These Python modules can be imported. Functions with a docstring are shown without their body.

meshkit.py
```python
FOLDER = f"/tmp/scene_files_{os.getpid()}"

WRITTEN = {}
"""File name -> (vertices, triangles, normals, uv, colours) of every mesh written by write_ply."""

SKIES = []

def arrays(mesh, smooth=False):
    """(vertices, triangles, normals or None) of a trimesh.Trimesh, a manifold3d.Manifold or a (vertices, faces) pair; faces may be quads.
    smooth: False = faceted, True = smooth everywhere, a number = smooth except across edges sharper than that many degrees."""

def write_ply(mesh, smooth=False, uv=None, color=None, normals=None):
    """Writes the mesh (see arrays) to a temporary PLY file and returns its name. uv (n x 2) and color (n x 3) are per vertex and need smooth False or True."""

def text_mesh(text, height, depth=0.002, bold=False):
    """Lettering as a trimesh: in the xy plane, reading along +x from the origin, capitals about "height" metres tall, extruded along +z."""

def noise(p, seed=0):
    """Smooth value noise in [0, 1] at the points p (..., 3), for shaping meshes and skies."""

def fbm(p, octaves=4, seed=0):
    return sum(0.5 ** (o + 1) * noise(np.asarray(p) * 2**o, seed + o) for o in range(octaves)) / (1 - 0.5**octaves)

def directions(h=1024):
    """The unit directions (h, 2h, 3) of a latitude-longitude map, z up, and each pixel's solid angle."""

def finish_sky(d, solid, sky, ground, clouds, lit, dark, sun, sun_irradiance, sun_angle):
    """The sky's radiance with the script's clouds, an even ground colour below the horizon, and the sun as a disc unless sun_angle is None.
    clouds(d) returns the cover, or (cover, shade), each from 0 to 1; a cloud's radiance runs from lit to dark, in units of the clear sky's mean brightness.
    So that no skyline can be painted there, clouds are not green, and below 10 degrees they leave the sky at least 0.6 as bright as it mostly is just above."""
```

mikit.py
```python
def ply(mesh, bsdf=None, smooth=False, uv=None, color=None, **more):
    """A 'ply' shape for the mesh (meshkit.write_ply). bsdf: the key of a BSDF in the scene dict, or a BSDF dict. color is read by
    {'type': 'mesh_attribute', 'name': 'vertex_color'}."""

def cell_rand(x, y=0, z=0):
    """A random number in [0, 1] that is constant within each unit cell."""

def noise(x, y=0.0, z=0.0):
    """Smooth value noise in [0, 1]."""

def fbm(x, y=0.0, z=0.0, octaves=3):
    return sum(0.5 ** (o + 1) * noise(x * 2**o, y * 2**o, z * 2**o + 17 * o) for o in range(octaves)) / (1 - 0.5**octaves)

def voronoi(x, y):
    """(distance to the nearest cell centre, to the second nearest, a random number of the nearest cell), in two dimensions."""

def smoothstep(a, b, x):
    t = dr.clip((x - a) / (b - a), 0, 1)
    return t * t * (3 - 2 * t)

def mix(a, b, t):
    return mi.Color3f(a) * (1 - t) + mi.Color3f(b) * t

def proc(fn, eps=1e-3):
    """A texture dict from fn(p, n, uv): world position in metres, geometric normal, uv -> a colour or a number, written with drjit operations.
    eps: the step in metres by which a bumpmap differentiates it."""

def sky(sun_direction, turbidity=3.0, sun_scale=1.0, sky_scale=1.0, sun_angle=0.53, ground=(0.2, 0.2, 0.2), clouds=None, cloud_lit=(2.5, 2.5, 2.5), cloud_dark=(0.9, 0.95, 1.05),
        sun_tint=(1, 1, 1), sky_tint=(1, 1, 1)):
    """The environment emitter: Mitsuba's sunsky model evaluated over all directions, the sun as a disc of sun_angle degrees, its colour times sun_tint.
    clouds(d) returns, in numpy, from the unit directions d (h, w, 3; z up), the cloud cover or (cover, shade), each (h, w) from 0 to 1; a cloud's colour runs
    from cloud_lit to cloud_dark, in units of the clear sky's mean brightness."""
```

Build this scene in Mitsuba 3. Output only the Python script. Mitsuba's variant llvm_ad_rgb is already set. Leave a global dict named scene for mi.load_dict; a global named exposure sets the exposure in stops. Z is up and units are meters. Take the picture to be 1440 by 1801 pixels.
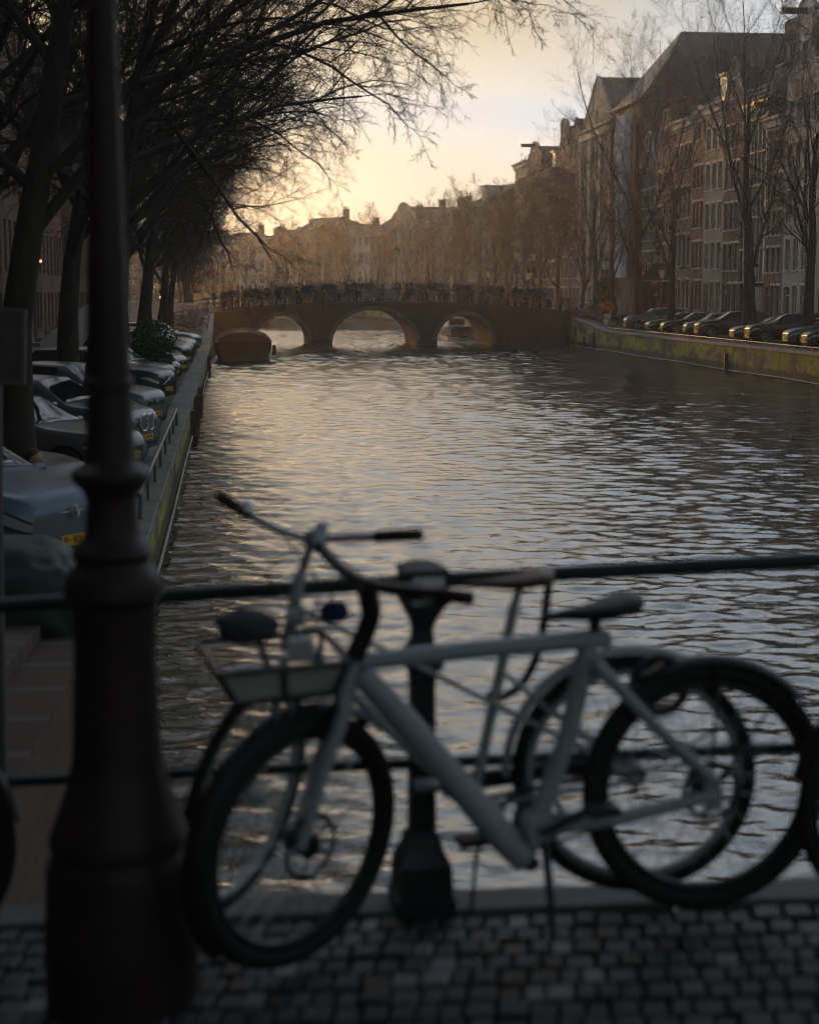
import math, random, numpy as np, trimesh, mitsuba as mi, drjit as dr, mikit, meshkit
from mikit import proc, noise, fbm, voronoi, cell_rand, smoothstep, mix
import manifold3d as m3
from shapely.geometry import Polygon, box as sbox
from shapely.ops import unary_union
T4 = mi.ScalarTransform4f
PI = math.pi
random.seed(7); rng = np.random.default_rng(7)
scene, labels = {}, {}

# ------------------------------------------------------------------ camera, sky, exposure
FOC = 3000.0                                   # focal length in photograph pixels (1440 wide)
PITCH = math.atan(389.5 / FOC)
EYE = np.array([0, 0, 4.4])
CP, SP = math.cos(PITCH), math.sin(PITCH)
CANAL = math.radians(6.0)                      # the canal runs this far to the left of the view
scene['haze_air'] = {'type': 'homogeneous', 'albedo': {'type': 'rgb', 'value': [.96, .95, .93]},
                     'sigma_t': {'type': 'rgb', 'value': [.00056, .00056, .00056]}, 'phase': {'type': 'hg', 'g': 0.84}}
scene['camera'] = {'type': 'thinlens', 'fov': math.degrees(2 * math.atan(720 / FOC)), 'fov_axis': 'x',
                   'to_world': T4().look_at(origin=EYE.tolist(), target=(EYE + [0, CP, -SP]).tolist(), up=[0, 0, 1]),
                   'aperture_radius': 0.0115, 'focus_distance': 105.0, 'near_clip': 0.05, 'far_clip': 6000.0,
                   'medium': {'type': 'ref', 'id': 'haze_air'}}
SUN_AZ, SUN_EL = math.radians(-15.0), math.radians(6.2)
SUN = np.array([math.sin(SUN_AZ) * math.cos(SUN_EL), math.cos(SUN_AZ) * math.cos(SUN_EL), math.sin(SUN_EL)])


def clouds(d):                                      # a broken deck, brightest round the low sun, thin and pale overhead, thick and dim away from the sun
    el = np.degrees(np.arcsin(np.clip(d[..., 2], 0, 1)))
    ang = np.degrees(np.arccos(np.clip(d @ SUN, -1, 1)))
    az = np.arctan2(d[..., 0], d[..., 1])
    n = meshkit.fbm(np.stack([az * 4.5, el * .17, 0 * el], -1), 5, 3)
    n2 = meshkit.fbm(np.stack([az * 3.4 + 9, el * .62 + 9 + .8 * n, 0 * el], -1), 5, 11)
    n3 = meshkit.fbm(d * 3.5 + 4, 5, 5)
    cover = np.interp(el, [0, 4, 9, 15, 25, 40, 90], [.92, .80, .64, .92, 1.0, .85, .8]) + (n - .5) * 1.2 + (n3 - .5) * .9 * np.clip(el / 30, 0, 1)
    bank = np.exp(-((el - 9.5 - 5 * (n - .5)) / 2.2) ** 2)           # the grey bank across the top of the view
    cover = cover - .15 * bank - np.interp(ang, [0, 38, 72, 180], [0, 0, .78, .9])
    shade = np.interp(ang, [0, 9, 17, 28, 42, 180], [0, .18, .48, .76, .90, 1.0])
    shade = shade + (n2 - .47) * 1.1 * np.clip(1.2 - el / 40, .3, 1) + (n3 - .5) * .35 + .3 * bank
    return np.clip(cover, 0, 1), np.clip(shade, 0, 1)


scene['sky'] = mikit.sky(SUN, turbidity=3.2, sun_scale=.6, sky_scale=1.0, sun_angle=1.0, clouds=clouds,
                         cloud_lit=(10.6, 9.6, 7.9), cloud_dark=(7.6, 8.7, 10.2), sun_tint=(1, .93, .76), sky_tint=(1, .98, .95))
exposure = 1.47


# ------------------------------------------------------------------ helpers
def ray(u, v):
    a, b = (u - 720) / FOC, (900.5 - v) / FOC
    return np.array([a, CP + b * SP, -SP + b * CP])


def at(u, v, y):                                # point of a pixel's ray at depth y
    r = ray(u, v)
    return EYE + r * (y / r[1])


def C(x, y, z=0.0):                             # canal coordinates (across, along) -> world
    return np.array([x * math.cos(CANAL) - y * math.sin(CANAL), x * math.sin(CANAL) + y * math.cos(CANAL), z])


def M(pos=(0, 0, 0), rz=0.0, s=1.0):
    m = np.eye(4); c, q = math.cos(rz), math.sin(rz)
    m[:3, :3] = np.array([[c, -q, 0], [q, c, 0], [0, 0, 1]]) @ np.diag(np.broadcast_to(s, 3)); m[:3, 3] = pos
    return m


def CM(x, y, z=0.0, rz=0.0, s=1.0):             # the same in canal coordinates
    return M(C(x, y, z), rz + CANAL, s)


used = set()
def numbered(k):
    n, c = k, 0
    while n in used:
        c += 1; n = f'{k}_{c:03d}'
    used.add(n)
    return n


def join(parts):
    vs, fs, o = [], [], 0
    for p in parts:
        if p is None: continue
        v, f = (p.vertices, p.faces) if hasattr(p, 'vertices') else p
        v, f = np.asarray(v, float), np.asarray(f, int)
        if f.shape[1] == 4: f = np.vstack([f[:, [0, 1, 2]], f[:, [0, 2, 3]]])
        vs.append(v); fs.append(f + o); o += len(v)
    return trimesh.Trimesh(np.vstack(vs), np.vstack(fs), process=False)


BV = np.array([[x, y, z] for x in (-.5, .5) for y in (-.5, .5) for z in (-.5, .5)])
BF = np.array([[0, 1, 3], [0, 3, 2], [4, 6, 7], [4, 7, 5], [0, 4, 5], [0, 5, 1], [2, 3, 7], [2, 7, 6], [0, 2, 6], [0, 6, 4], [1, 5, 7], [1, 7, 3]])


def bx(c, s, rz=0.0):
    v = BV * s
    if rz: v = v @ np.array([[math.cos(rz), math.sin(rz), 0], [-math.sin(rz), math.cos(rz), 0], [0, 0, 1]])
    return v + np.asarray(c, float), BF


def bevel_box(c, s, b):
    s = np.asarray(s, float) / 2
    pts = [[x * (s[0] - (i != 0) * b), y * (s[1] - (i != 1) * b), z * (s[2] - (i != 2) * b)] for i in range(3) for x in (-1, 1) for y in (-1, 1) for z in (-1, 1)]
    h = trimesh.convex.convex_hull(np.array(pts) + np.asarray(c, float))
    return h.vertices, h.faces


def tubes(P, R, m, caps=True):                  # many polylines (N,K,3) of one length as tubes
    P = np.asarray(P, float); R = np.broadcast_to(np.asarray(R, float), P.shape[:2])
    N, K = P.shape[:2]
    t = np.gradient(P, axis=1); t /= np.linalg.norm(t, axis=2, keepdims=True) + 1e-12
    mean = t.mean(1, keepdims=True)
    ref = np.where(np.abs(mean[..., 2:]) < .85, [0, 0, 1.0], [1.0, 0, 0])
    a = np.cross(t, ref); a /= np.linalg.norm(a, axis=2, keepdims=True) + 1e-12
    b = np.cross(t, a)
    an = np.arange(m) * 2 * PI / m
    V = P[:, :, None] + R[:, :, None, None] * (np.cos(an)[:, None] * a[:, :, None] + np.sin(an)[:, None] * b[:, :, None])
    n, k, j = np.meshgrid(np.arange(N), np.arange(K - 1), np.arange(m), indexing='ij')
    o = n * K * m
    q = np.stack([o + k * m + j, o + (k + 1) * m + j, o + (k + 1) * m + (j + 1) % m, o + k * m + (j + 1) % m], -1).reshape(-1, 4)
    F = np.vstack([q[:, [0, 1, 2]], q[:, [0, 2, 3]]])
    if caps and m > 3:
        base = np.arange(N)[:, None, None] * K * m
        fan = np.stack([np.zeros(m - 2, int), np.arange(1, m - 1), np.arange(2, m)], 1)[None]
        F = np.vstack([F, (base + fan).reshape(-1, 3), (base + (K - 1) * m + fan[..., ::-1]).reshape(-1, 3)])
    return V.reshape(-1, 3), F


def tube(pts, r, m=8):
    pts = np.asarray(pts, float)
    return tubes(pts[None], np.broadcast_to(r, (len(pts),))[None], m)


def smooth_path(pts, n=20):                     # Catmull-Rom through the points
    p = np.asarray(pts, float); p = np.vstack([2 * p[0] - p[1], p, 2 * p[-1] - p[-2]])
    out = []
    for s in np.linspace(0, len(p) - 3 - 1e-6, n):
        i = int(s); t = s - i; a, b, c, d = p[i:i + 4]
        out.append(.5 * (2 * b + (c - a) * t + (2 * a - 5 * b + 4 * c - d) * t * t + (3 * b - a - 3 * c + d) * t ** 3))
    return np.array(out)


def lathe(prof, n=20, rot=0.0, sq=None):        # profile of (r, z) about z
    p = np.asarray(prof, float); K = len(p)
    an = np.arange(n) * 2 * PI / n + rot
    V = np.stack([p[:, :1] * np.cos(an), p[:, :1] * np.sin(an), np.repeat(p[:, 1:], n, 1)], -1).reshape(-1, 3)
    k, j = np.meshgrid(np.arange(K - 1), np.arange(n), indexing='ij')
    q = np.stack([k * n + j, k * n + (j + 1) % n, (k + 1) * n + (j + 1) % n, (k + 1) * n + j], -1).reshape(-1, 4)
    return V, np.vstack([q[:, [0, 1, 2]], q[:, [0, 2, 3]]])


def torus(R, r, n=40, m=8, squash=1.0):         # in the xz plane, axle along y
    a, b = np.arange(n) * 2 * PI / n, np.arange(m) * 2 * PI / m
    rr = R + r * np.cos(b)[None]
    V = np.stack([rr * np.cos(a)[:, None], np.broadcast_to(r * squash * np.sin(b), (n, m)), rr * np.sin(a)[:, None]], -1).reshape(-1, 3)
    i, j = np.meshgrid(np.arange(n), np.arange(m), indexing='ij')
    q = np.stack([i * m + j, i * m + (j + 1) % m, (i + 1) % n * m + (j + 1) % m, (i + 1) % n * m + j], -1).reshape(-1, 4)
    return V, np.vstack([q[:, [0, 1, 2]], q[:, [0, 2, 3]]])


def disc(R, w, n=24):                           # a short cylinder, axle along y
    V, F = lathe([(1e-4, -w / 2), (R, -w / 2), (R, w / 2), (1e-4, w / 2)], n)
    return V[:, [0, 2, 1]] * [1, 1, 1], F[:, ::-1]


def prism(poly, h, z=0.0):
    m = trimesh.creation.extrude_polygon(poly, h, engine='earcut'); m.apply_translation([0, 0, z])
    return m.vertices, m.faces


def upright(poly, depth, y=0.0):                # polygon in (x, z) extruded from y to y+depth
    m = trimesh.creation.extrude_polygon(poly, depth, engine='earcut')
    v = np.array(m.vertices)[:, [0, 2, 1]]; v[:, 1] += y
    return v, np.array(m.faces)[:, ::-1]


def xf(g, m):
    v, f = (g.vertices, g.faces) if hasattr(g, 'vertices') else g
    return np.asarray(v) @ m[:3, :3].T + m[:3, 3], np.asarray(f)


def L(key, label, cat=None, group=None, kind=None):
    d = labels.setdefault(key, {})
    for a, b in (('label', label), ('category', cat), ('group', group), ('kind', kind)):
        if b: d[a] = b


def put(key, geo, mat, smooth=False, T=None):
    g = geo if hasattr(geo, 'vertices') else join([geo] if isinstance(geo, tuple) else geo)
    d = mikit.ply(g, mat, smooth=smooth)
    if T is not None: d['to_world'] = T4(np.asarray(T))
    scene[key] = d
    return key


def struct(key, geo, mat, smooth=False, T=None):
    used.add(key); put(key, geo, mat, smooth, T); labels[key] = {'kind': 'structure'}
    return key


class Proto:                                    # the parts of one kind of thing, placed as often as wanted
    def __init__(self): self.parts, self.names = [], set()

    def num(self, n):
        k, c = n, 0
        while k in self.names: c += 1; k = f'{n}_{c:03d}'
        self.names.add(k); return k

    def add(self, name, geo, mat, smooth=False, label=None, kind=None):
        g = geo if hasattr(geo, 'vertices') else join([geo] if isinstance(geo, tuple) else geo)
        k = self.num(name)
        self.parts.append((k, mikit.ply(g, None, smooth=smooth), mat, label, kind)); return k

    def place(self, name, label, cat, T, group=None, mats=None, only=None):
        key = numbered(name); L(key, label, cat, group)
        for sub, d, mat, lab, kind in self.parts:
            mt = (mats or {}).get(mat, mat)
            e = {**d, 'bsdf': {'type': 'ref', 'id': mt}, 'to_world': T4(np.asarray(T))}
            k = f'{key}__{sub}' if sub else key
            scene[k] = e
            if lab or kind: L(k, lab, None, None, kind)
        return key


ORD = 'first second third fourth fifth sixth seventh eighth ninth tenth eleventh twelfth thirteenth fourteenth fifteenth sixteenth seventeenth eighteenth nineteenth twentieth'.split()
def ordn(i):
    if i < 20: return ORD[i]
    tens = {20: 'twenty', 30: 'thirty', 40: 'forty', 50: 'fifty', 60: 'sixty', 70: 'seventy', 80: 'eighty'}[(i + 1) // 10 * 10] if i + 1 >= 20 else ''
    if (i + 1) % 10 == 0: return {'thirty': 'thirtieth', 'forty': 'fortieth', 'fifty': 'fiftieth', 'sixty': 'sixtieth', 'seventy': 'seventieth', 'eighty': 'eightieth'}[tens]
    return f'{tens}-{ORD[(i + 1) % 10 - 1]}'


# ------------------------------------------------------------------ materials
def mat(k, col, rough=.6, metal=0.0, spec=.5, **kw):
    c = col if isinstance(col, dict) else {'type': 'rgb', 'value': list(map(float, np.broadcast_to(col, 3)))}
    scene[k] = {'type': 'twosided', 'bsdf': {'type': 'principled', 'base_color': c, 'roughness': rough if isinstance(rough, dict) else float(rough), 'metallic': float(metal), 'specular': float(spec), **kw}}
    return k


def bump(k, inner_key, fn, scale, eps=1e-3):
    inner = scene[inner_key]['bsdf']
    scene[k] = {'type': 'twosided', 'bsdf': {'type': 'bumpmap', 'arbitrary': proc(fn, eps), 'scale': float(scale), 'bsdf': inner}}


def brick_fn(base, vary, mortar):
    base = [float(x) for x in base]

    def fn(p, n, uv):
        t = p.y * n.x - p.x * n.y
        row = dr.floor(p.z / .065)
        x = t / .22 + .5 * (row - 2 * dr.floor(row / 2))
        fx, fz = x - dr.floor(x), p.z / .065 - row
        r = cell_rand(dr.floor(x), row, 5)
        big = fbm(t * .35, p.z * .35, 3.0)
        streak = fbm(t * 2.2, p.z * .16, 7.0)
        c = mi.Color3f(*base) * (1 + vary * (r - .5)) * (.62 + .5 * big + .32 * (streak - .5) * 1.2)
        return mix(c, mi.Color3f(*mortar), dr.select((fx < .05) | (fz < .16), .8, 0.0))
    return proc(fn)


mat('brick_brown', brick_fn((.21, .125, .085), .7, (.24, .21, .18)), .85)
mat('brick_red', brick_fn((.24, .09, .055), .6, (.27, .23, .2)), .85)
mat('brick_dark', brick_fn((.12, .088, .072), .6, (.15, .135, .12)), .85)
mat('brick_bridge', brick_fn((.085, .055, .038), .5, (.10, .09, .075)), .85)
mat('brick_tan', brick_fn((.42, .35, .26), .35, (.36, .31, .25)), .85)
mat('brick_grey', brick_fn((.40, .37, .33), .3, (.42, .4, .37)), .8)


def stone_fn(base, amt=.5, sc=1.0):
    def fn(p, n, uv):
        a = fbm(p.x * 1.3 * sc, p.y * 1.3 * sc, p.z * 1.3 * sc); b = fbm(p.x * 17 * sc, p.y * 17 * sc, p.z * 17 * sc)
        return mi.Color3f(*base) * (1 - amt + amt * (a + b))
    return proc(fn)


mat('stone_pale', stone_fn((.52, .48, .41)), .75)
mat('stone_coping', stone_fn((.18, .168, .15), .6), .7)
mat('stone_ring', stone_fn((.15, .13, .10), .6), .75)
mat('stone_dark', stone_fn((.075, .073, .07), .7), .7)
mat('sett_dark', stone_fn((.030, .031, .034), .7, 4), .62)
mat('sett_grey', stone_fn((.048, .049, .053), .7, 4), .6)
mat('sett_brown', stone_fn((.038, .032, .028), .7, 4), .62)
mat('sett_pale', stone_fn((.15, .15, .155), .6, 4), .55)
mat('joint_sand', stone_fn((.024, .022, .02), .6, 6), .95)
mat('asphalt', stone_fn((.06, .058, .055), .5, 2), .8)
def street_fn(p, n, uv):
    row = dr.floor(p.y / .105); x = p.x / .21 + .5 * (row - 2 * dr.floor(row / 2))
    fx, fy = x - dr.floor(x), p.y / .105 - row
    c = mi.Color3f(.10, .07, .055) * (.55 + .7 * cell_rand(dr.floor(x), row, 4)) * (.55 + .9 * fbm(p.x * .6, p.y * .6, 2.0, 4))
    return mix(c, mi.Color3f(.06, .055, .048), dr.select((fx < .06) | (fy < .12), .8, 0.0))


mat('street_brick', proc(street_fn), .75)
mat('soil', (.07, .055, .04), .95)


def moss_fn(p, n, uv):
    t = p.y * n.x - p.x * n.y
    row = dr.floor(p.z / .11); x = t / .42 + .5 * (row - 2 * dr.floor(row / 2))
    fx, fz = x - dr.floor(x), p.z / .11 - row
    r = cell_rand(dr.floor(x), row, 2)
    c = mi.Color3f(.20, .15, .105) * (.6 + .6 * r) * (.6 + .8 * fbm(t * .8, p.z * 2, 1.0))
    c = mix(c, mi.Color3f(.26, .24, .2), dr.select((fx < .04) | (fz < .13), .6, 0.0))
    m = smoothstep(.44, .60, fbm(t * .55, p.z * 1.3, 4.0, 4) + .35 * (fbm(t * 7, p.z * 3, 8.0) - .5))
    d = smoothstep(.55, .66, fbm(t * 1.6, p.z * .7, 12.0, 4))
    g = mix(mi.Color3f(.42, .36, .04), mi.Color3f(.15, .18, .03), fbm(t * 3, p.z * 4, 2.0))
    drip = smoothstep(.50, .62, fbm(t * 4.5, p.z * .35, 21.0, 3)) * .7
    c = mix(mix(c, mi.Color3f(.09, .075, .05), d), g, m * (1 - .6 * drip))
    tide = smoothstep(.50, .30, p.z + .16 * (fbm(t * 2.5, 0.0, 5.0, 4) - .5))          # wet algae up to the usual water level
    return mix(c, mi.Color3f(.045, .048, .03), tide * .85)


mat('quay_moss', proc(moss_fn), .9)


def bark_fn(p, n, uv):
    a = fbm(p.x * 9, p.y * 9, p.z * 2.2); return mi.Color3f(.045, .037, .031) * (.45 + 1.1 * a)


mat('bark', proc(bark_fn), .9)
mat('twig', (.055, .038, .028), .8)
mat('roof_tile', brick_fn((.055, .045, .042), .5, (.025, .022, .022)), .7)
mat('roof_slate', brick_fn((.045, .047, .052), .5, (.02, .02, .022)), .55)
mat('white_paint', stone_fn((.72, .69, .62), .25), .45)
mat('dark_paint', (.025, .03, .03), .35)
mat('door_green', (.015, .035, .025), .3)
mat('window_glass', (.015, .018, .02), .06, 0, .8)
mat('wrap_white', (.62, .62, .66), .7)
mat('wrap_blue', (.30, .39, .44), .7)
mat('facade_glass', (.19, .20, .18), .12, 0, .9)
mat('metal_pale', (.34, .33, .30), .6, 0)
for k, c in dict(paint_greyblue=(.12, .17, .23), paint_black=(.012, .013, .016), paint_navy=(.014, .022, .045), paint_silver=(.20, .215, .235), paint_grey=(.10, .105, .115),
                 paint_brown=(.05, .035, .03), paint_white=(.6, .6, .6), paint_teal=(.03, .05, .06)).items():
    mat(k, c, .28, .35, .5, clearcoat=1.0, clearcoat_gloss=.92)
mat('car_glass', (.012, .016, .018), .04, 0, .9)
mat('tyre_rubber', (.012, .012, .013), .75)
mat('alloy', (.35, .36, .38), .35, .8)
mat('chrome', (.62, .63, .65), .16, 1.0)
mat('plastic_black', (.014, .014, .016), .45)
mat('lamp_lens', (.32, .34, .36), .08, 0, .9, clearcoat=1.0)
mat('tail_red', (.35, .015, .012), .15)
mat('plate_yellow', (.75, .42, .02), .45)
mat('plate_ink', (.02, .02, .02), .6)
mat('plate_blue', (.01, .03, .22), .5)
mat('iron_green', stone_fn((.018, .028, .030), .5, 5), .34)
mat('iron_maroon', stone_fn((.030, .018, .018), .55, 5), .5, 0, .35)
mat('iron_black', (.016, .016, .018), .4)
mat('rail_grey', (.13, .13, .13), .45, .4)
mat('bike_white', stone_fn((.34, .38, .43), .18, 9), .38)
mat('bike_silver', (.40, .42, .44), .35)
mat('bike_black', (.014, .014, .016), .35)
mat('tray_grey', stone_fn((.46, .46, .46), .4, 9), .6)
mat('grip_brown', (.035, .018, .014), .8)
mat('saddle_black', (.012, .012, .014), .55)
mat('saddle_brown', (.07, .025, .016), .45)
mat('bike_red', (.4, .02, .015), .4)
mat('bike_blue', (.02, .05, .16), .4)
mat('paper_white', (.72, .72, .74), .8)
mat('sticker_red', (.45, .03, .04), .7)
mat('cloth_blue', (.010, .018, .085), .8)
mat('cloth_plum', (.06, .058, .072), .95)
mat('tarp_green', stone_fn((.014, .035, .026), .5, 3), .6)
mat('lantern_glass', (.85, .78, .62), .5)
scene['lantern_glass'] = {'type': 'principledthin', 'base_color': {'type': 'rgb', 'value': [.85, .8, .68]}, 'roughness': .4, 'diff_trans': 1.5, 'spec_trans': 0.0}
mat('skin', (.42, .25, .17), .6)
for k, c in dict(coat_black=(.018, .018, .02), coat_navy=(.02, .03, .06), coat_grey=(.12, .12, .125), coat_brown=(.10, .06, .04), coat_olive=(.07, .07, .04), coat_white=(.6, .58, .55), coat_beige=(.36, .27, .18),
                 coat_red=(.25, .03, .03), coat_blue=(.05, .10, .22), denim=(.035, .05, .085), trouser_black=(.016, .016, .018), trouser_grey=(.07, .07, .075), trouser_tan=(.2, .15, .1)).items():
    mat(k, c, .9, sheen=.3)
for k, c in dict(hair_dark=(.02, .014, .01), hair_brown=(.06, .035, .02), hair_blond=(.34, .23, .11), hair_red=(.16, .05, .02)).items(): mat(k, c, .6)
mat('leaf_green', (.035, .06, .018), .6)
mat('flower_orange', (.75, .22, .02), .6)
mat('hull_dark', stone_fn((.02, .021, .022), .5, 2), .5)
mat('boat_cover', (.035, .035, .035), .9, 0, .2)
mat('wood_dark', stone_fn((.10, .06, .035), .6, 3), .6)
mat('banner_white', (.26, .25, .24), .8)
mat('banner_pink', (.45, .04, .10), .7)


def mural_fn(p, n, uv):
    t = p.x * .1 + p.y * .0; h = p.z
    a = fbm(p.x * 1.1, p.z * 1.1, 3.0, 4)
    return mix(mi.Color3f(.03, .035, .045), mi.Color3f(.30, .30, .30), smoothstep(.48, .62, a))


mat('mural_print', proc(mural_fn), .7)
mat('water_body', (.012, .016, .017), .03, 0, 1.0)


def ripple(p, n, uv):
    return fbm(p.x * 5.5, p.y * 11.0, 1.0, 3)


bump('water', 'water_body', ripple, .0066, 4e-3)
del scene['water_body']

# ------------------------------------------------------------------ the setting: water, banks, quay walls
ZL, ZR = 1.0, 1.45                              # street levels left and right above the water


def canal_water():
    wr = np.random.default_rng(5)
    n = 72
    lam = .14 * (1.25 / .14) ** wr.random(n)
    ang = wr.normal(0, .62, n) + CANAL * .5
    k = 2 * PI / lam
    kx, ky = k * np.sin(ang), k * np.cos(ang)
    amp = .0091 * lam ** .95 * wr.uniform(.5, 1.2, n) / 2.6
    ph = wr.random(n) * 2 * PI

    def height(x, y, step):
        P = np.stack([x * .16, y * .07, x * 0], -1)
        calm = .55 + .9 * meshkit.fbm(P, 3, 2) * np.interp(y, [14, 26, 60, 120, 190], [.62, .92, 1.0, 1.5, 1.9])
        h = 0
        for i in range(n):
            w = np.clip((lam[i] / (2.2 * step) - 1), 0, 1)
            if np.max(w) <= 0: continue
            s = np.sin(kx[i] * x + ky[i] * y + ph[i] + 1.1 * np.sin(.31 * x + .7 * ph[i]) + .8 * np.sin(.23 * y + ph[i] * 3))
            h = h + w * amp[i] * (s + .28 * (s * s - .5) * np.sign(s + .2))
        return h * calm
    Y = [-30.0]
    while Y[-1] < 190:
        y = Y[-1]; Y.append(y + (1.0 if y < 8 else max(.045, min(.19, (y - 8) * .0021 + .045))))
    Y = np.array(Y); V, F, o = [], [], 0
    X = np.linspace(-1.6, 28.6, 400)
    cuts = [0, np.searchsorted(Y, 38), np.searchsorted(Y, 75), len(Y) - 1]
    for (a, b), m in zip(zip(cuts[:-1], cuts[1:]), (620, 360, 300)):
        X = np.linspace(-1.6, 28.6, m + 1)
        gx, gy = np.meshgrid(X, Y[a:b + 1])
        c, s = math.cos(CANAL), math.sin(CANAL)
        wx, wy = gx * c - gy * s, gx * s + gy * c
        step = np.maximum(np.gradient(Y)[a:b + 1][:, None], 30.2 / m * .45) + 0 * gx
        z = height(wx, wy, step)
        V.append(np.stack([wx, wy, z], -1).reshape(-1, 3))
        i, j = np.meshgrid(np.arange(b - a), np.arange(m), indexing='ij')
        q = np.stack([i * (m + 1) + j, i * (m + 1) + j + 1, (i + 1) * (m + 1) + j + 1, (i + 1) * (m + 1) + j], -1).reshape(-1, 4) + o
        F.append(q); o += len(V[-1])
    X, Y2 = np.linspace(-60, 28.6, 250), np.arange(Y[-1], 335, .5)
    gx, gy = np.meshgrid(X, Y2); wx, wy = gx * c - gy * s, gx * s + gy * c
    V.append(np.stack([wx, wy, height(wx, wy, .4 + 0 * gx)], -1).reshape(-1, 3))
    i, j = np.meshgrid(np.arange(len(Y2) - 1), np.arange(249), indexing='ij')
    F.append(np.stack([i * 250 + j, i * 250 + j + 1, (i + 1) * 250 + j + 1, (i + 1) * 250 + j], -1).reshape(-1, 4) + o)
    return join([(np.vstack(V), np.vstack(F))])


struct('canal_water', canal_water(), 'water', smooth=True)
struct('canal_bed', (np.array([C(-450, -250, -1.6), C(450, -250, -1.6), C(450, 750, -1.6), C(-450, 750, -1.6)]), np.array([[0, 1, 2, 3]])), 'soil')

EDGE_R = [(27.6, -90), (27.6, 60), (27.6, 150), (27.6, 200), (26, 240), (20, 275), (8, 305), (-12, 335), (-45, 365), (-120, 400)]
EDGE_L = [(-1.2, 19), (-1.2, 60), (-1.2, 150), (-1.2, 200), (-5, 235), (-16, 265), (-40, 295), (-130, 330)]


def bank(edge, out, z):
    p = Polygon([tuple(C(*q)[:2]) for q in edge] + [tuple(C(*q)[:2]) for q in out])
    m = trimesh.creation.extrude_polygon(p, 2.6, engine='earcut'); m.apply_translation([0, 0, z - 2.6])
    return m


struct('street_left', bank([(x - .45, y) for x, y in EDGE_L], [(-440, 330), (-440, -90), (-1.65, -90)], ZL), 'street_brick')
struct('street_right', bank([(x + .45, y) for x, y in EDGE_R], [(-120, 740), (440, 740), (440, -90)], ZR), 'street_brick')


def ramp_l(y): return max(0.0, (24 - y) * .058) if y < 24 else (max(0.0, (y - 108) * .057) if y < 150 else 0)
def ramp_r(y): return (max(0.0, 1.2 - abs(y - 144) / 20 * 1.2) if 124 < y < 164 else 0)


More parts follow.
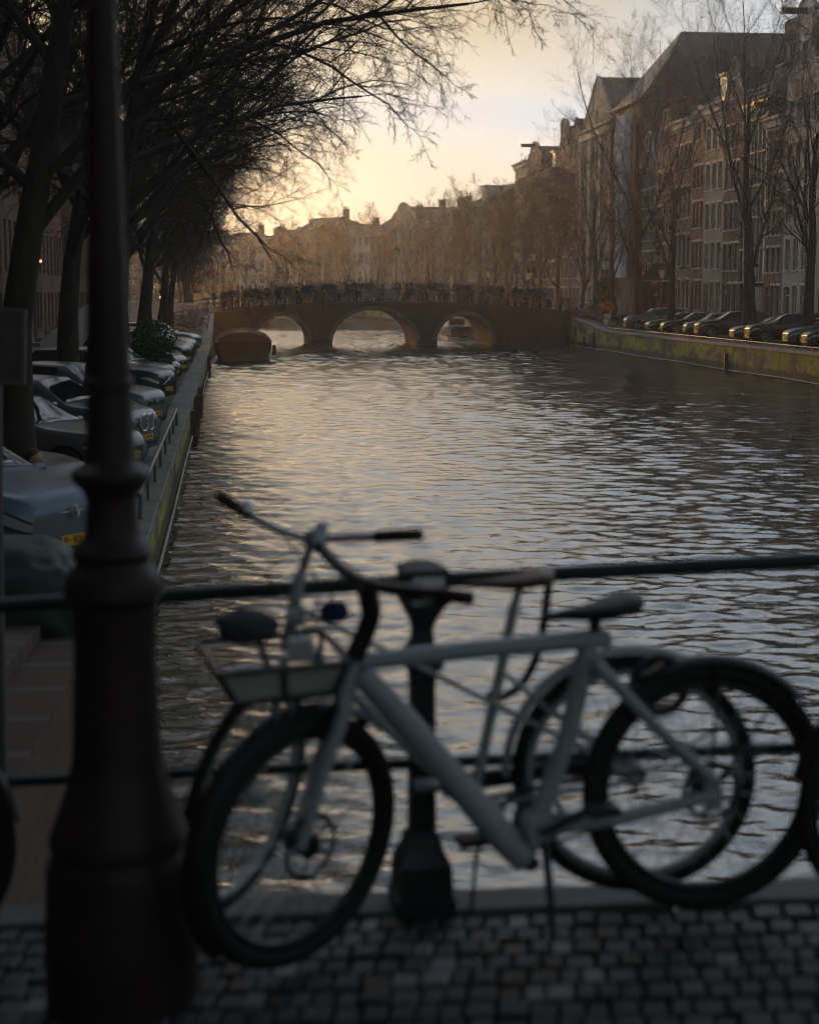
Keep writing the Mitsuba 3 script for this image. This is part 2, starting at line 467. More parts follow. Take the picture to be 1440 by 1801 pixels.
def wall_strip(edge, z, ramp, side, thick=.45, step=3.0):     # the brick face of a quay, with its top following the ramps
    pts = []
    for (x0, y0), (x1, y1) in zip(edge[:-1], edge[1:]):
        n = max(1, int(math.hypot(x1 - x0, y1 - y0) / step))
        pts += [(x0 + (x1 - x0) * i / n, y0 + (y1 - y0) * i / n) for i in range(n)]
    pts = np.array(pts + [edge[-1]])
    V, F = [], []
    for i, (x, y) in enumerate(pts):
        zt = z + ramp(y) - .12
        V += [C(x, y, -1.5), C(x, y, zt), C(x + side * thick, y, zt), C(x + side * thick, y, -1.5)]
        if i:
            a, b = 4 * i - 4, 4 * i
            F += [[a + k, b + k, b + (k + 1) % 4, a + (k + 1) % 4] for k in range(4)]
    return (np.array(V), np.array(F)), pts


for nm, edge, z, rp, sd, lab in (('quay_wall', EDGE_L, ZL, ramp_l, -1, 'dark brick quay wall along the shaded left bank'), ('quay_wall', EDGE_R, ZR, ramp_r, 1, 'sunlit mossy yellow-green quay wall along the right bank')):
    k = numbered(nm)
    g, pts = wall_strip(edge, z, rp, sd)
    put(k + '__wall', g, 'quay_moss'); L(k, lab, 'wall')
    # coping stones, one by one where they can be told apart
    y, cp = (19.0 if sd < 0 else 70.0), 0
    while y < 146:
        w = 1.15 + .3 * random.random()
        x = edge[0][0]
        za, zb = z + rp(y) - .12, z + rp(y + w) - .12
        s = bevel_box((0, 0, 0), (.62, w - .025, .14 + .012 * random.random()), .018)
        m = CM(x + sd * (.26 + random.uniform(-.01, .01)), y + w / 2, (za + zb) / 2 + .07)
        m[2, 1] = (zb - za) / w
        kk = k + '__coping_stone' + ('' if cp == 0 else f'_{cp:03d}')
        put(kk, xf(s, m), 'stone_coping'); cp += 1; y += w
    st = [bx((0, 0, 0), (1, 1, 1))]
    # a pale tube painting in the bright glint at the water line; upright timbers
    put(k + '__waterline_glint', [tube(np.array([C(a - sd * .05, b, .05 + .02 * math.sin(i)) for i, (a, b) in enumerate(pts) if b < 190]), .024, 6)], 'stone_pale')
    put(k + '__timber', [bx(C(edge[0][0] - sd * .09, yy, .15), (.2, .2, h), CANAL) for yy, h in ((52, 1.3), (57, 1.6), (64, 1.4), (93, 1.6), (128.0, 2.2), (131.5, 1.3), (135, 2.8))], 'wood_dark')

g, _ = wall_strip([(-1.2, -90), (-1.2, 18.98)], ZL, ramp_l, -1)
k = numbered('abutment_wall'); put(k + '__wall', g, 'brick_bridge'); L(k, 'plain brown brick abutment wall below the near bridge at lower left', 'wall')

# right approach ramp and left approach ramp: paving sheets on wedges up to the far bridge
def wedge(edge_x, width, y0, y1, z, ramp, side, mt, key, n=16):
    V, F = [], []
    for i, y in enumerate(np.linspace(y0, y1, n)):
        zt = z + ramp(y) + .006
        V += [C(edge_x, y, z - .5), C(edge_x, y, zt), C(edge_x + side * width, y, zt), C(edge_x + side * width, y, z - .5)]
        if i:
            a, b = 4 * i - 4, 4 * i
            F += [[a + k, b + k, b + (k + 1) % 4, a + (k + 1) % 4] for k in range(4)]
    struct(key, (np.array(V), np.array(F)), mt)


wedge(28.05, 10.4, 124, 164, ZR, ramp_r, 1, 'street_brick', 'ramp_right')
wedge(-1.65, 10.4, 108, 149.9, ZL, ramp_l, -1, 'street_brick', 'ramp_left')
wedge(-1.65, 10.4, -20, 24, ZL, ramp_l, -1, 'street_brick', 'ramp_near')

# ------------------------------------------------------------------ the near bridge: deck, kerb, setts
BRG = -.112                                      # the railing runs this much nearer per metre to the right
EB = np.array([1, BRG, 0]) / math.hypot(1, BRG); NB = np.array([-EB[1], EB[0], 0])
def deck_z(s): return 2.622 + .075 * s - .0022 * s * s
def B(s, t, h=0.0):                              # bridge coordinates: along, towards the water (edge at 0), height over the deck
    p = np.array([.04, 4.90, 0]) + EB * s + NB * t
    p[2] = deck_z(s) + h
    return p


V, F = [], []
SS = np.linspace(-14, 30, 60)
for i, s in enumerate(SS):
    V += [B(s, -9.5, -.03), B(s, -.185, -.03), B(s, -.185, -1.0), B(s, -9.5, -1.0)]
    if i:
        a, b = 4 * i - 4, 4 * i
        F += [[a + k, a + (k + 1) % 4, b + (k + 1) % 4, b + k] for k in range(4)]
struct('bridge_deck', (np.array(V), np.array(F)), 'joint_sand')
k = numbered('kerb_edge'); L(k, 'worn grey stone edge of the near bridge beneath the railing', 'kerb')
s = -14.0; c = 0
while s < 30:
    w = random.uniform(.9, 1.25)
    g = bevel_box((0, 0, 0), (w - .012, .185, .5), .012)
    m = M(B(s + w / 2, -.0925, -.245 + .004 * random.random()), math.atan(BRG)); m[2, 0] = .075 - .0044 * (s + w / 2)
    put(k + '__kerb_stone' + ('' if c == 0 else f'_{c:03d}'), xf(g, m), 'stone_dark'); c += 1; s += w
variants = [bevel_box((0, 0, 0), (.062, .094, .06), .007) for _ in range(4)]
vp = [mikit.ply(join([v]), None) for v in variants]
rest, cnt = [], 0
r = 0; t = -.24
while t > -1.6:
    s = -2.2 + .035 * (r % 2)
    while s < 2.6:
        m = M(B(s + random.uniform(-.003, .003), t + random.uniform(-.003, .003), -.03 + random.uniform(-.006, .006)), math.atan(BRG) + random.uniform(-.05, .05))
        wd = random.uniform(.78, 1.25); s += .0343 * (wd - 1); m[:3, 3] = B(s + random.uniform(-.002, .002), t + random.uniform(-.006, .006), -.032 + random.uniform(-.005, .006) - .016 * float(meshkit.fbm(np.array([s * 1.7, t * 1.7, 0]), 2, 8)))
        m[:3, :3] = m[:3, :3] @ np.diag([wd, random.uniform(.88, 1.02), 1]); m[2, 0] += .075
        inview = -1.02 < s - .02 < 1.03 and -.80 < t
        if inview and cnt < 296:
            e = {**vp[cnt % 4], 'bsdf': {'type': 'ref', 'id': random.choices(['sett_dark', 'sett_grey', 'sett_brown', 'sett_pale'], [5, 3, 3, .9 if t < -.42 else .2])[0]}, 'to_world': T4(m)}
            scene['bridge_deck__sett' + ('' if cnt == 0 else f'_{cnt:03d}')] = e; cnt += 1
        elif t > -1.2: rest.append(xf(variants[0], m))
        s += .0685 + .0343 * (wd - 1)
    t -= .1; r += 1
put('bridge_deck__sett_field', rest, 'sett_dark'); L('bridge_deck__sett_field', None, kind='stuff')

# ------------------------------------------------------------------ the near railing
k = numbered('iron_railing'); L(k, 'dark green iron railing with round rails along the near bridge', 'railing')
put(k + '__top_rail', tube([B(s, -.13, 1.0 - .04) for s in np.linspace(-9, 24, 60)], .0225, 12), 'iron_green', 40)
put(k + '__lower_rail', tube([B(s, -.13, .43) for s in np.linspace(-9, 24, 60)], .017, 10), 'iron_green', 40)


def post_geo():
    g = []
    r = math.sqrt(.5)
    for prof in ([(.085, 0), (.085, .045), (.078, .05), (.075, .14), (.052, .19), (.048, .215), (.036, .235), (.033, .66), (.036, .70), (.052, .715), (.054, .735), (.046, .765), (.03, .79), (.027, .82), (.034, .85), (.052, .885), (.06, .9)],
                 [(.0001, .895), (.06, .9), (.06, .985), (.066, .99), (.066, 1.0), (.02, 1.022), (.0001, 1.024)]):
        V, F = lathe(prof, 4, PI / 4); V = V * [math.sqrt(2), math.sqrt(2), 1]
        g.append((V, F))
    return g


for s in (0.01, -2.36, 2.38, -4.7, 4.75, 7.1, 9.5):
    m = M(B(s, -.13, .0), math.atan(BRG) + .3)
    kk = k + '__post' + ('' if s == .01 else f'_{int(abs(s) * 100):03d}')
    put(kk, [xf(q, m) for q in post_geo()], 'iron_green')
m = M(B(.01, -.13, .0), math.atan(BRG) + .3)
put(k + '__post__sticker', xf(bx((0.008, -.0615, .942), (.088, .002, .078)), m), 'paper_white'); L(k + '__post__sticker', 'white paper sticker with a red mark on the post cap')
put(k + '__post__sticker_mark', xf(bx((-.02, -.0628, .95), (.018, .0016, .03)), m), 'sticker_red')

# ------------------------------------------------------------------ the big lamp post in front
def lamp_post_near():
    yl = 4.28; cx = at(200, 1040, yl)[0]
    rows = [(0, 27), (300, 32), (620, 38), (664, 39), (668, 43), (682, 43), (686, 39), (760, 41), (806, 45), (816, 50), (826, 66), (832, 70), (842, 70), (852, 62), (866, 49), (880, 44), (932, 47), (950, 55), (958, 66),
            (972, 72), (980, 69), (986, 64), (994, 67), (1002, 76), (1016, 84), (1030, 87), (1048, 87), (1056, 78), (1066, 75), (1147, 72), (1240, 75), (1333, 79), (1380, 90), (1427, 107), (1455, 118), (1466, 122), (1484, 122), (1490, 112), (1500, 118), (1520, 128), (1640, 133), (1660, 133)]
    prof = []
    for v, h in rows:
        p = at(200, v, yl); prof.append((h * (yl * CP + (4.4 - p[2]) * SP) / FOC, p[2]))
    z0 = deck_z(-.75) - .04
    prof = [(r, max(z, z0)) for r, z in prof][::-1]
    P = Proto()
    P.add('post', lathe([(prof[0][0], z0 - .02)] + prof + [(.034, 6.2), (.032, 6.35)], 28), 'iron_maroon', 32)
    P.add('lantern__frame', [lathe([(.03, 6.3), (.08, 6.42), (.11, 6.44)], 6), lathe([(.24, 6.98), (.26, 7.0), (.16, 7.14), (.05, 7.22), (.03, 7.36), (.0001, 7.38)], 6)] +
          [tube([(.11 * math.cos(a), .11 * math.sin(a), 6.44), (.23 * math.cos(a), .23 * math.sin(a), 6.99)], .012, 5) for a in np.arange(6) * PI / 3], 'iron_maroon')
    P.add('lantern__glass', lathe([(.1, 6.45), (.222, 6.985)], 6), 'lantern_glass')
    P.place('street_lamp', 'massive dark maroon cast-iron lamp post with ringed base in the left foreground', 'street lamp', M((cx, yl, 0)))


lamp_post_near()

# ------------------------------------------------------------------ the far bridge
BY0, BW = 137.0, 9.5                             # its near face along the canal, and its width
def far_deck(x): return 2.62 + .92 * (1 - ((x - 13.2) / 16.0) ** 2)


def far_bridge():
    P = Proto()
    xs = np.linspace(-4.2, 31, 40)
    prof = [(x, far_deck(x) - .30) for x in xs]
    out = Polygon([(x, z + .12) for x, z in prof] + [(31, -1.5), (-4.2, -1.5)])
    arches = [(2.0, 6.35, 2.42, -.6), (8.2, 15.0, 2.88, -.6), (16.6, 21.15, 2.48, -.6)]

    def arch(x0, x1, top, grow=0.0, n=28):
        c, a = (x0 + x1) / 2, (x1 - x0) / 2 + grow
        pts = [(c + a * math.cos(t), .15 + (top - .15 + grow) * math.sin(t)) for t in np.linspace(0, PI, n)]
        return Polygon(pts + [(c - a, -1.5), (c + a, -1.5)])
    holes = unary_union([arch(*q[:3]) for q in arches])
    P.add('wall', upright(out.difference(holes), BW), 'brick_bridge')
    for x0, x1, top, _ in arches:
        ring = arch(x0, x1, top, .32).difference(arch(x0, x1, top)).intersection(sbox(-10, .1, 40, 9))
        P.add('arch_ring', upright(ring, .06, -.045), 'stone_ring')
    corn = Polygon([(x, z + .12) for x, z in prof] + [(x, z + .30) for x, z in prof[::-1]])
    P.add('cornice', [upright(corn, .42, -.12), upright(corn, .42, BW - .3)], 'stone_dark')
    deck = Polygon([(x, z + .123) for x, z in prof] + [(x, z + .2) for x, z in prof[::-1]])
    P.add('deck', upright(deck, BW - .64, .32), 'street_brick')
    for x in (7.27, 15.8):                          # cutwaters of the piers
        P.add('pier_nose', prism(Polygon([(x - .85, .02), (x, -.55), (x + .85, .02)]), 2.0, -1.5), 'stone_dark')
    P.add('pipe', tube([(27.3, -.06, -.2), (27.3, -.06, 2.6)], .1, 8), 'iron_black')
    P.place('stone_bridge', 'three-arched brick bridge crossing the canal with a crowd on top', 'bridge', CM(0, BY0))
    for off, lab in ((.09, 'iron railing on the near side of the arched bridge'), (BW - .09, 'iron railing on the far side of the arched bridge')):
        R = Proto()
        R.add('top_rail', tube([(x, off, far_deck(x) + .98) for x in np.linspace(-4, 29.5, 40)], .035, 6), 'iron_green')
        R.add('lower_rail', [tube([(x, off, far_deck(x) + h) for x in np.linspace(-4, 29.5, 40)], .02, 6) for h in (.18, .58)], 'iron_green')
        pv, pf = lathe([(.06, 0), (.05, .1), (.035, .5), (.035, 1.0), (.06, 1.03), (.0001, 1.1)], 6)
        for x in np.linspace(-3.6, 29.2, 18): R.add('post', (pv + [x, off, far_deck(x)], pf), 'iron_green')
        R.place('bridge_railing', lab, 'railing', CM(0, BY0))


far_bridge()


def second_bridge():                              # seen through the middle arch, lower and farther
    P = Proto()
    Y = 14.0; xs = np.linspace(-6, 34, 24)
    out = Polygon([(x, 3.2 - .0016 * (x - 13) ** 2) for x in xs] + [(34, -1.5), (-6, -1.5)])
    h = unary_union([Polygon([(c + a * math.cos(t), .1 + r * math.sin(t)) for t in np.linspace(0, PI, 24)] + [(c - a, -1.5), (c + a, -1.5)]) for c, a, r in ((4, 2.6, 2.1), (12.5, 4.4, 2.6), (21, 2.6, 2.1))])
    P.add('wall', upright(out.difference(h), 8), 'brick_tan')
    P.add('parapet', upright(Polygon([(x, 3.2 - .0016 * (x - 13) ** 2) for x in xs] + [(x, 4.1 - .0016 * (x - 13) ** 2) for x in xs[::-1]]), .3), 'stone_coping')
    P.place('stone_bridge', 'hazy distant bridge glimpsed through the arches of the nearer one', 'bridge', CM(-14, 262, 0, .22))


second_bridge()

# ------------------------------------------------------------------ houses
def window_proto(P, name, x, z, w, h, depth, frame, bars=(1, 2), sill=True, sash=.5):
    y = depth
    f = [bx((x - w / 2 + .04, y, z + h / 2), (.08, .08, h)), bx((x + w / 2 - .04, y, z + h / 2), (.08, .08, h)), bx((x, y, z + .04), (w - .16, .078, .08)), bx((x, y, z + h - .04), (w - .16, .078, .08)),
         bx((x, y, z + h * sash), (w - .16, .076, .07))]
    for i in range(1, bars[0] + 1): f.append(bx((x - w / 2 + w * i / (bars[0] + 1), y - .002, z + h / 2), (.045, .07, h - .16)))
    k = P.add(name, f, frame)
    P.add(k + '__pane', bx((x, y + .03, z + h / 2), (w - .1, .012, h - .1)), 'window_glass')
    if sill:
        P.add(k + '__sill', bx((x, -.035, z - .05), (w + .16, .16, .1)), 'stone_pale'); P.add(k + '__lintel', bx((x, -.012, z + h + .09), (w + .2, .05, .18)), 'stone_pale')


def gable(style, w, h):                            # outline above the eaves in (x, z), x from -w/2 to w/2
    a = w / 2
    if style == 'neck':
        return [(a, 0), (a, .35), (a * .62, .5), (a * .5, 1.1), (a * .42, 1.4), (a * .42, h * .78), (a * .5, h * .82), (a * .25, h * .95), (0, h), (-a * .25, h * .95), (-a * .5, h * .82), (-a * .42, h * .78), (-a * .42, 1.4), (-a * .5, 1.1), (-a * .62, .5), (-a, .35), (-a, 0)]
    if style == 'bell':
        return [(a, 0), (a, .3), (a * .9, .8), (a * .7, 1.3), (a * .5, h * .55), (a * .42, h * .8), (a * .2, h * .96), (0, h), (-a * .2, h * .96), (-a * .42, h * .8), (-a * .5, h * .55), (-a * .7, 1.3), (-a * .9, .8), (-a, .3), (-a, 0)]
    if style == 'step':
        p = [(a, 0)]
        for i in range(4): p += [(a * (1 - i * .24), h * (i + 1) / 4.6), (a * (1 - (i + 1) * .24), h * (i + 1) / 4.6)]
        return p + [(-x, z) for x, z in p[::-1]]
    if style == 'pediment':
        return [(a, 0), (a + .15, .1), (0, h), (-a - .15, .1), (-a, 0)]
    return []


def house(label, T, w, h, depth=11, floors=4, bays=3, wall='brick_brown', style='cornice', gh=3.5, frame='white_paint', gf=3.9, shop=False, hoist=False, roof='roof_tile', name='canal_house', ww=.62, sills=True, extra=None, dorm=False, first=.34):
    # local frame: x along the street, outward is -y, base of the facade at the origin's left corner -> centred in x
    P = Proto()
    zs = [gf + (h - gf - .7) * i / (floors - 1) for i in range(floors - 1)]
    fh = (h - gf - .7) / (floors - 1)
    facade = Polygon([(-w / 2, 0), (w / 2, 0)] + ([(w / 2, h)] if style in ('cornice', 'flat') else [(w / 2, h)]) + ([(x, z + h) for x, z in gable(style, w, gh)][1:-1] if style not in ('cornice', 'flat') else []) + [(-w / 2, h)])
    if not facade.is_valid: facade = facade.buffer(0)
    bw = w / bays; wins = []
    for i, z in enumerate(zs):
        hh = fh * (.66 if i < len(zs) - 1 else .55)
        wins += [((j - (bays - 1) / 2) * bw * .94, z + fh * .14, bw * ww, hh) for j in range(bays)]
    for j in range(bays - 1): wins.append(((j + 1 - (bays - 1) / 2) * bw * .94, .9, bw * ww, gf - 1.5))
    door = (-(bays - 1) / 2 * bw * .94, .25, min(1.25, bw * .75), gf - .95)
    if style in ('neck', 'bell', 'step', 'pediment'): wins.append((0, h + .35, min(1.1, w * .2), min(1.6, gh * .42)))
    cut = unary_union([sbox(x - a / 2, z, x + a / 2, z + b) for x, z, a, b in wins + [door]])
    P.add('wall', [upright(facade.difference(cut), .32), bx((0, .323 + depth / 2, h / 2), (w - .01, depth, h))] +
          ([upright(Polygon([(w / 2 - .02, h), (0, h + gh * .86), (-w / 2 + .02, h)]), .25, depth - .1)]), wall)
    for x, z, a, b in wins: window_proto(P, 'window', x, z, a, b, .2, frame, sill=sills)
    d = P.add('door', [bx((door[0], .22, door[1] + door[3] * .4), (door[2] - .14, .06, door[3] * .8 - .02))], 'door_green')
    P.add(d + '__frame', [bx((door[0] + s * (door[2] / 2 - .035), .21, door[1] + door[3] / 2), (.07, .1, door[3])) for s in (-1, 1)] + [bx((door[0], .21, door[1] + door[3] * .81), (door[2] - .14, .098, .07))], frame)
    P.add(d + '__fanlight', bx((door[0], .24, door[1] + door[3] * .91), (door[2] - .1, .01, door[3] * .17)), 'window_glass')
    P.add('stoop', [bx((door[0], -.55, .12), (1.7, 1.1, .24)), bx((door[0], -.32, .31), (1.5, .62, .14))], 'stone_coping')
    P.add('plinth', [bx((0, -.03, .3), (w - .02, .06, .6))] if bays < 3 else [bx((bw * .5, -.03, .3), (w - bw - .02, .06, .6))], 'stone_coping')
    if style in ('cornice', 'flat'):
        P.add('cornice', [bx((0, -.16, h - .32), (w - .01, .34, .5)), bx((0, -.28, h + .02), (w + .1, .62, .18)), bx((0, -.05, h - .7), (w - .01, .1, .16))] + [bx((x, -.24, h - .14), (.14, .3, .16)) for x in np.arange(-w / 2 + .25, w / 2, .5)], 'stone_pale')
    else:
        g = np.array(gable(style, w, gh)); ln = np.array([(x, -.04, h + z + .03) for x, z in g])
        P.add('gable_trim', tube(ln, .11, 4), 'stone_pale')
    # roof: ridge runs back from the street, or along it for cornice houses
    if style == 'flat':
        P.add('roof', bx((0, depth / 2 + .2, h + .12), (w, depth, .2)), roof)
    elif style == 'cornice':
        a = w / 2
        V = np.array([(-a, .1, h + .1), (a, .1, h + .1), (a, depth + .3, h + .1), (-a, depth + .3, h + .1), (-a, depth * .45, h + gh), (a, depth * .45, h + gh)])
        r = P.add('roof', (V, np.array([[0, 1, 5], [0, 5, 4], [2, 3, 4], [2, 4, 5], [1, 2, 5], [3, 0, 4]])), roof)
        if dorm:
            P.add(r + '__dormer', [bx((0, 1.7, h + 1.35), (1.7, 2.2, 1.9)), bx((0, 1.6, h + 2.38), (2.1, 2.6, .16))], 'white_paint')
            P.add(r + '__dormer_pane', bx((0, .59, h + 1.4), (1.2, .02, 1.3)), 'window_glass')
        P.add(r + '__chimney', [bx((a - .5, depth * .5, h + gh + .2), (.8, .9, 2.2)), bx((a - .5, depth * .5, h + gh + 1.34), (.95, 1.05, .12))] + [(lathe([(.13, 0), (.11, .5)], 8)[0] + [a - .5, depth * .5 + q, h + gh + 1.38], lathe([(.13, 0), (.11, .5)], 8)[1]) for q in (-.25, .25)], 'brick_dark')
    else:
        a = w / 2 + .1; ht = gh * (.80 if style != 'pediment' else .98)
        V = np.array([(-a, .33, h), (a, .33, h), (0, .33, h + ht), (-a, depth + .4, h), (a, depth + .4, h), (0, depth + .4, h + ht)])
        r = P.add('roof', (V, np.array([[0, 2, 5], [0, 5, 3], [1, 4, 5], [1, 5, 2], [0, 1, 2], [4, 3, 5], [0, 3, 4], [0, 4, 1]])), roof)
        P.add(r + '__chimney', [bx((a * .55, depth * .55, h + ht * .85), (.7, .9, 2.6)), bx((a * .55, depth * .55, h + ht * .85 + 1.35), (.85, 1.05, .14))], 'brick_dark')
    if hoist:
        z = h + gh * .8 if style not in ('cornice', 'flat') else h + .9
        P.add('hoist_beam', [bx((0, -.75, z), (.26, 1.9, .3)), bx((0, -.72, z + .2), (.42, 2.1, .08))], 'dark_paint')
    if extra: extra(P, w, h, floors, bays, zs, fh)
    return P.place(name, label, 'house', T)


XR = 38.6                                          # house fronts of the right bank
def right(y0, y1): return CM(XR, (y0 + y1) / 2, ZR + ramp_r((y0 + y1) / 2) * .5, -PI / 2), abs(y1 - y0) - .03


def curtain(P, w, h, *a):                          # the six bays of a glass front
    pass


HR = [(88, 96, dict(label='dark brick gabled house nearest the viewer on the right bank', h=16.5, bays=3, wall='brick_dark', style='neck', gh=4)),
      (96, 103.5, dict(label='brown brick house with cornice beside the grey stone mansion', h=17.5, bays=3, wall='brick_brown', dorm=True)),
      (103.5, 110.2, dict(label='broad grey stone house partly cut by the right edge of the photo', h=18.0, bays=4, floors=5, wall='brick_grey', style='neck', gh=4.2, hoist=True, ww=.52)),
      (110.2, 117.4, dict(label='tall pale grey brick house with ornate neck gable and narrow dark windows', h=17.6, bays=4, floors=5, wall='brick_grey', style='neck', gh=4.8, hoist=True, ww=.52)),
      (117.4, 121.4, dict(label='narrow brown brick house with white bracketed cornice next to the glass front', h=15.0, bays=3, floors=5, wall='brick_brown', gh=3.6, hoist=True, ww=.6)),
      (127.6, 132.2, dict(label='narrow shadowy house with carved stone top left of the glass front', h=17.0, bays=3, floors=5, wall='brick_dark', style='bell', gh=3.4)),
      (132.2, 137.8, dict(label='light tan stone house with white-framed windows and curved cornice', h=17.2, bays=3, floors=5, wall='brick_tan', style='cornice', gh=3.2, dorm=True)),
      (137.8, 141.4, dict(label='slim dark red brick house with tall ground-floor windows', h=14.4, bays=3, floors=4, wall='brick_red', style='step', gh=3.5)),
      (141.4, 147.2, dict(label='brown brick house with pale stringcourse above bright white window posts', h=16.6, bays=4, floors=4, wall='brick_brown', style='cornice', gh=3.4)),
      (147.2, 153.4, dict(label='plain reddish brick house with small upper windows behind the thin tree', h=14.8, bays=3, floors=4, wall='brick_red', style='step', gh=4)),
      (153.4, 159.8, dict(label='dark brick house with pale lintels right of the blue scaffold wrap', h=13.6, bays=3, floors=4, wall='brick_dark', style='bell', gh=3.6)),
      (187, 193.5, dict(label='brick house with sloping white verge left of the pedimented block', h=17.8, bays=3, floors=5, wall='brick_brown', style='pediment', gh=4.2)),
      (193.5, 201, dict(label='tall brick house with small sunlit attic gable', h=18.6, bays=3, floors=5, wall='brick_brown', style='neck', gh=4.0)),
      (201, 212, dict(label='wide dark-roofed house with rectangular skylight', h=17.2, bays=4, floors=5, wall='brick_red', style='cornice', gh=5.2, dorm=True)),
      (212, 221, dict(label='brick house with rounded white gable and projecting roof ledge', h=19.0, bays=3, floors=5, wall='brick_brown', style='bell', gh=2.6, hoist=True)),
      (221, 231, dict(label='corner house with white cornice and bright pilasters at the end of the sunlit row', h=19.6, bays=4, floors=5, wall='brick_tan', style='flat', gh=1))]
for y0, y1, q in HR:
    T, w = right(y1, y0); lab = q.pop('label')
    house(lab, T, w, **q)

# the glass front
T, w = right(127.6, 121.4)
P = Proto(); h = 16.4
P.add('wall', [bx((0, 5.9, h / 2), (w - .02, 11, h)), bx((w / 2 - .12, .2, h / 2), (.22, .36, h)), bx((-w / 2 + .12, .2, h / 2), (.22, .36, h))], 'brick_dark')
P.add('roof', [bx((0, 5.6, h + .15), (w, 11.4, .28)), bx((0, 4, h + 1.4), (w * .7, 5, 2.4))], 'roof_slate')
P.add('roof_rail', [tube([(-w / 2, .2, h + z), (w / 2, .2, h + z)], .035, 5) for z in (.6, .95, 1.3)] + [bx((x, .2, h + .8), (.05, .05, 1.1)) for x in np.linspace(-w / 2 + .1, w / 2 - .1, 5)], 'metal_pale')
for j in range(6):
    P.add('glass_panel', bx((-w / 2 + .25 + (j + .5) * (w - .5) / 6, .12, 9.9), ((w - .5) / 6 - .08, .03, 12.6)), 'facade_glass')
    if j: P.add('mullion', bx((-w / 2 + .25 + j * (w - .5) / 6, .03, 9.9), (.07, .14, 12.6)), 'metal_pale')
for z in (3.55, 6.0, 8.3, 10.6, 13.0, 15.4, 16.25): P.add('transom', bx((0, .0, z), (w - .4, .2, .11)), 'metal_pale')
for j in range(5): P.add('lower_pane', bx((-.1 + j * .55, .2, 1.75), (.5, .03, 2.9)), 'facade_glass'); P.add('lower_mullion', bx((-.37 + j * .55, .15, 1.75), (.05, .08, 2.9)), 'white_paint')
P.add('door', bx((-w / 2 + 1.2, .2, 1.6), (1.6, .06, 3.0)), 'door_green')
P.place('office_building', 'flat glass-fronted building with pale metal grid between brick houses', 'building', T)

# the pedimented block, the wrapped scaffold and the great dark roof behind
def pediment_block(P, w, h, *a):
    P.add('pilaster', [bx((x, -.14, 4 + (h - 5) / 2), (.7, .26, h - 5)) for x in (-w / 2 + .4, -w / 6, w / 6, w / 2 - .4)], 'stone_pale')
    P.add('entablature', [bx((0, -.2, h - .5), (w + .1, .4, .7)), bx((0, -.34, h + .05), (w + .4, .7, .24))], 'stone_pale')


T, w = right(187, 171.7)
house('massive pedimented stone block with tall pilasters and triangular gable', T, w, h=19.8, depth=16, floors=4, bays=5, wall='brick_tan', style='pediment', gh=5.4, extra=pediment_block, name='pedimented_building', roof='roof_slate', ww=.45)
T, w = right(171.5, 160.0)
P = Proto(); h = 20.6; dp = 40
P.add('wall', bx((0, dp / 2, h / 2), (w, dp, h)), 'brick_dark')
P.add('cornice', bx((0, dp / 2 - .2, h + .12), (w + .5, dp + .6, .3)), 'stone_dark')
a = w / 2 + .15
V = np.array([(-a, 0, h + .28), (a, 0, h + .28), (a, dp, h + .28), (-a, dp, h + .28), (-a + 2.2, 3.2, h + 4.4), (a - 2.2, 3.2, h + 4.4), (-a + 2.2, dp - 3, h + 4.4), (a - 2.2, dp - 3, h + 4.4), (0, 5.2, h + 7.2), (0, dp - 5, h + 7.2)])
r = P.add('roof', trimesh.convex.convex_hull(V), 'roof_slate')
P.add(r + '__vent_house', bevel_box((a - 2.5, 17, h + 6.4), (4, 4, 3.4), .1), 'brick_dark')
for z in (6, 10, 14, 17.5):
    for x in np.linspace(-w / 2 + 1.4, w / 2 - 1.4, 4): P.add('window', bx((x, -.02, z), (1.2, .08, 2.2)), 'window_glass')
V = []
for i, x in enumerate(np.linspace(-w / 2 + 5, w / 2, 30)):
    V += [(x, -1.0 + .16 * math.sin(i * 1.9) + .05 * math.sin(i * 5), 4.2), (x, -.9 + .1 * math.sin(i * 1.9), 19.6)]
V = np.array(V); Fq = np.array([[2 * i, 2 * i + 2, 2 * i + 3, 2 * i + 1] for i in range(29)])
P.add('scaffold_sheet', (V, Fq[:19]), 'wrap_white', True); P.add('scaffold_sheet', (V, Fq[19:]), 'wrap_blue', True)
for x in np.linspace(-w / 2 + 5.1, w / 2 - .1, 5): P.add('scaffold_pole', tube([(x, -.75, 0), (x, -.75, 20)], .03, 5), 'rail_grey')
P.place('scaffolded_building', 'huge dark slate-roofed block with its front wrapped in white and pale blue sheeting', 'building', T)
P = Proto()
for i in range(3): P.add('panel', bx((-.8 + i * .8, 0, 1.6), (.78, .08, 3.2)), 'mural_print')
P.add('canopy', trimesh.convex.convex_hull(np.array([(-1.4, -.3, 3.3), (1.4, -.3, 3.3), (1.4, 2.6, 3.3), (-1.4, 2.6, 3.3), (-.4, 1.2, 4.7), (.4, 1.2, 4.7)])), 'boat_cover')
P.add('cabin', bx((0, 1.3, 1.6), (2.3, 2.4, 3.2)), 'stone_dark')
P.add('banner', bx((.55, -.06, .75), (1.1, .02, 1.3)), 'banner_pink')
n = meshkit.text_mesh('N', .75, .02, True); n = (np.array(n.vertices)[:, [0, 2, 1]] * [1, -1, 1] + [.3, -.075, .4], np.array(n.faces))
P.add('banner__letter', n, 'banner_white')
P.place('site_cabin', 'site cabin with sloping canopy and printed mural panels beside the scaffold', 'cabin', CM(34.6, 137.0, ZR + .5, -.35))

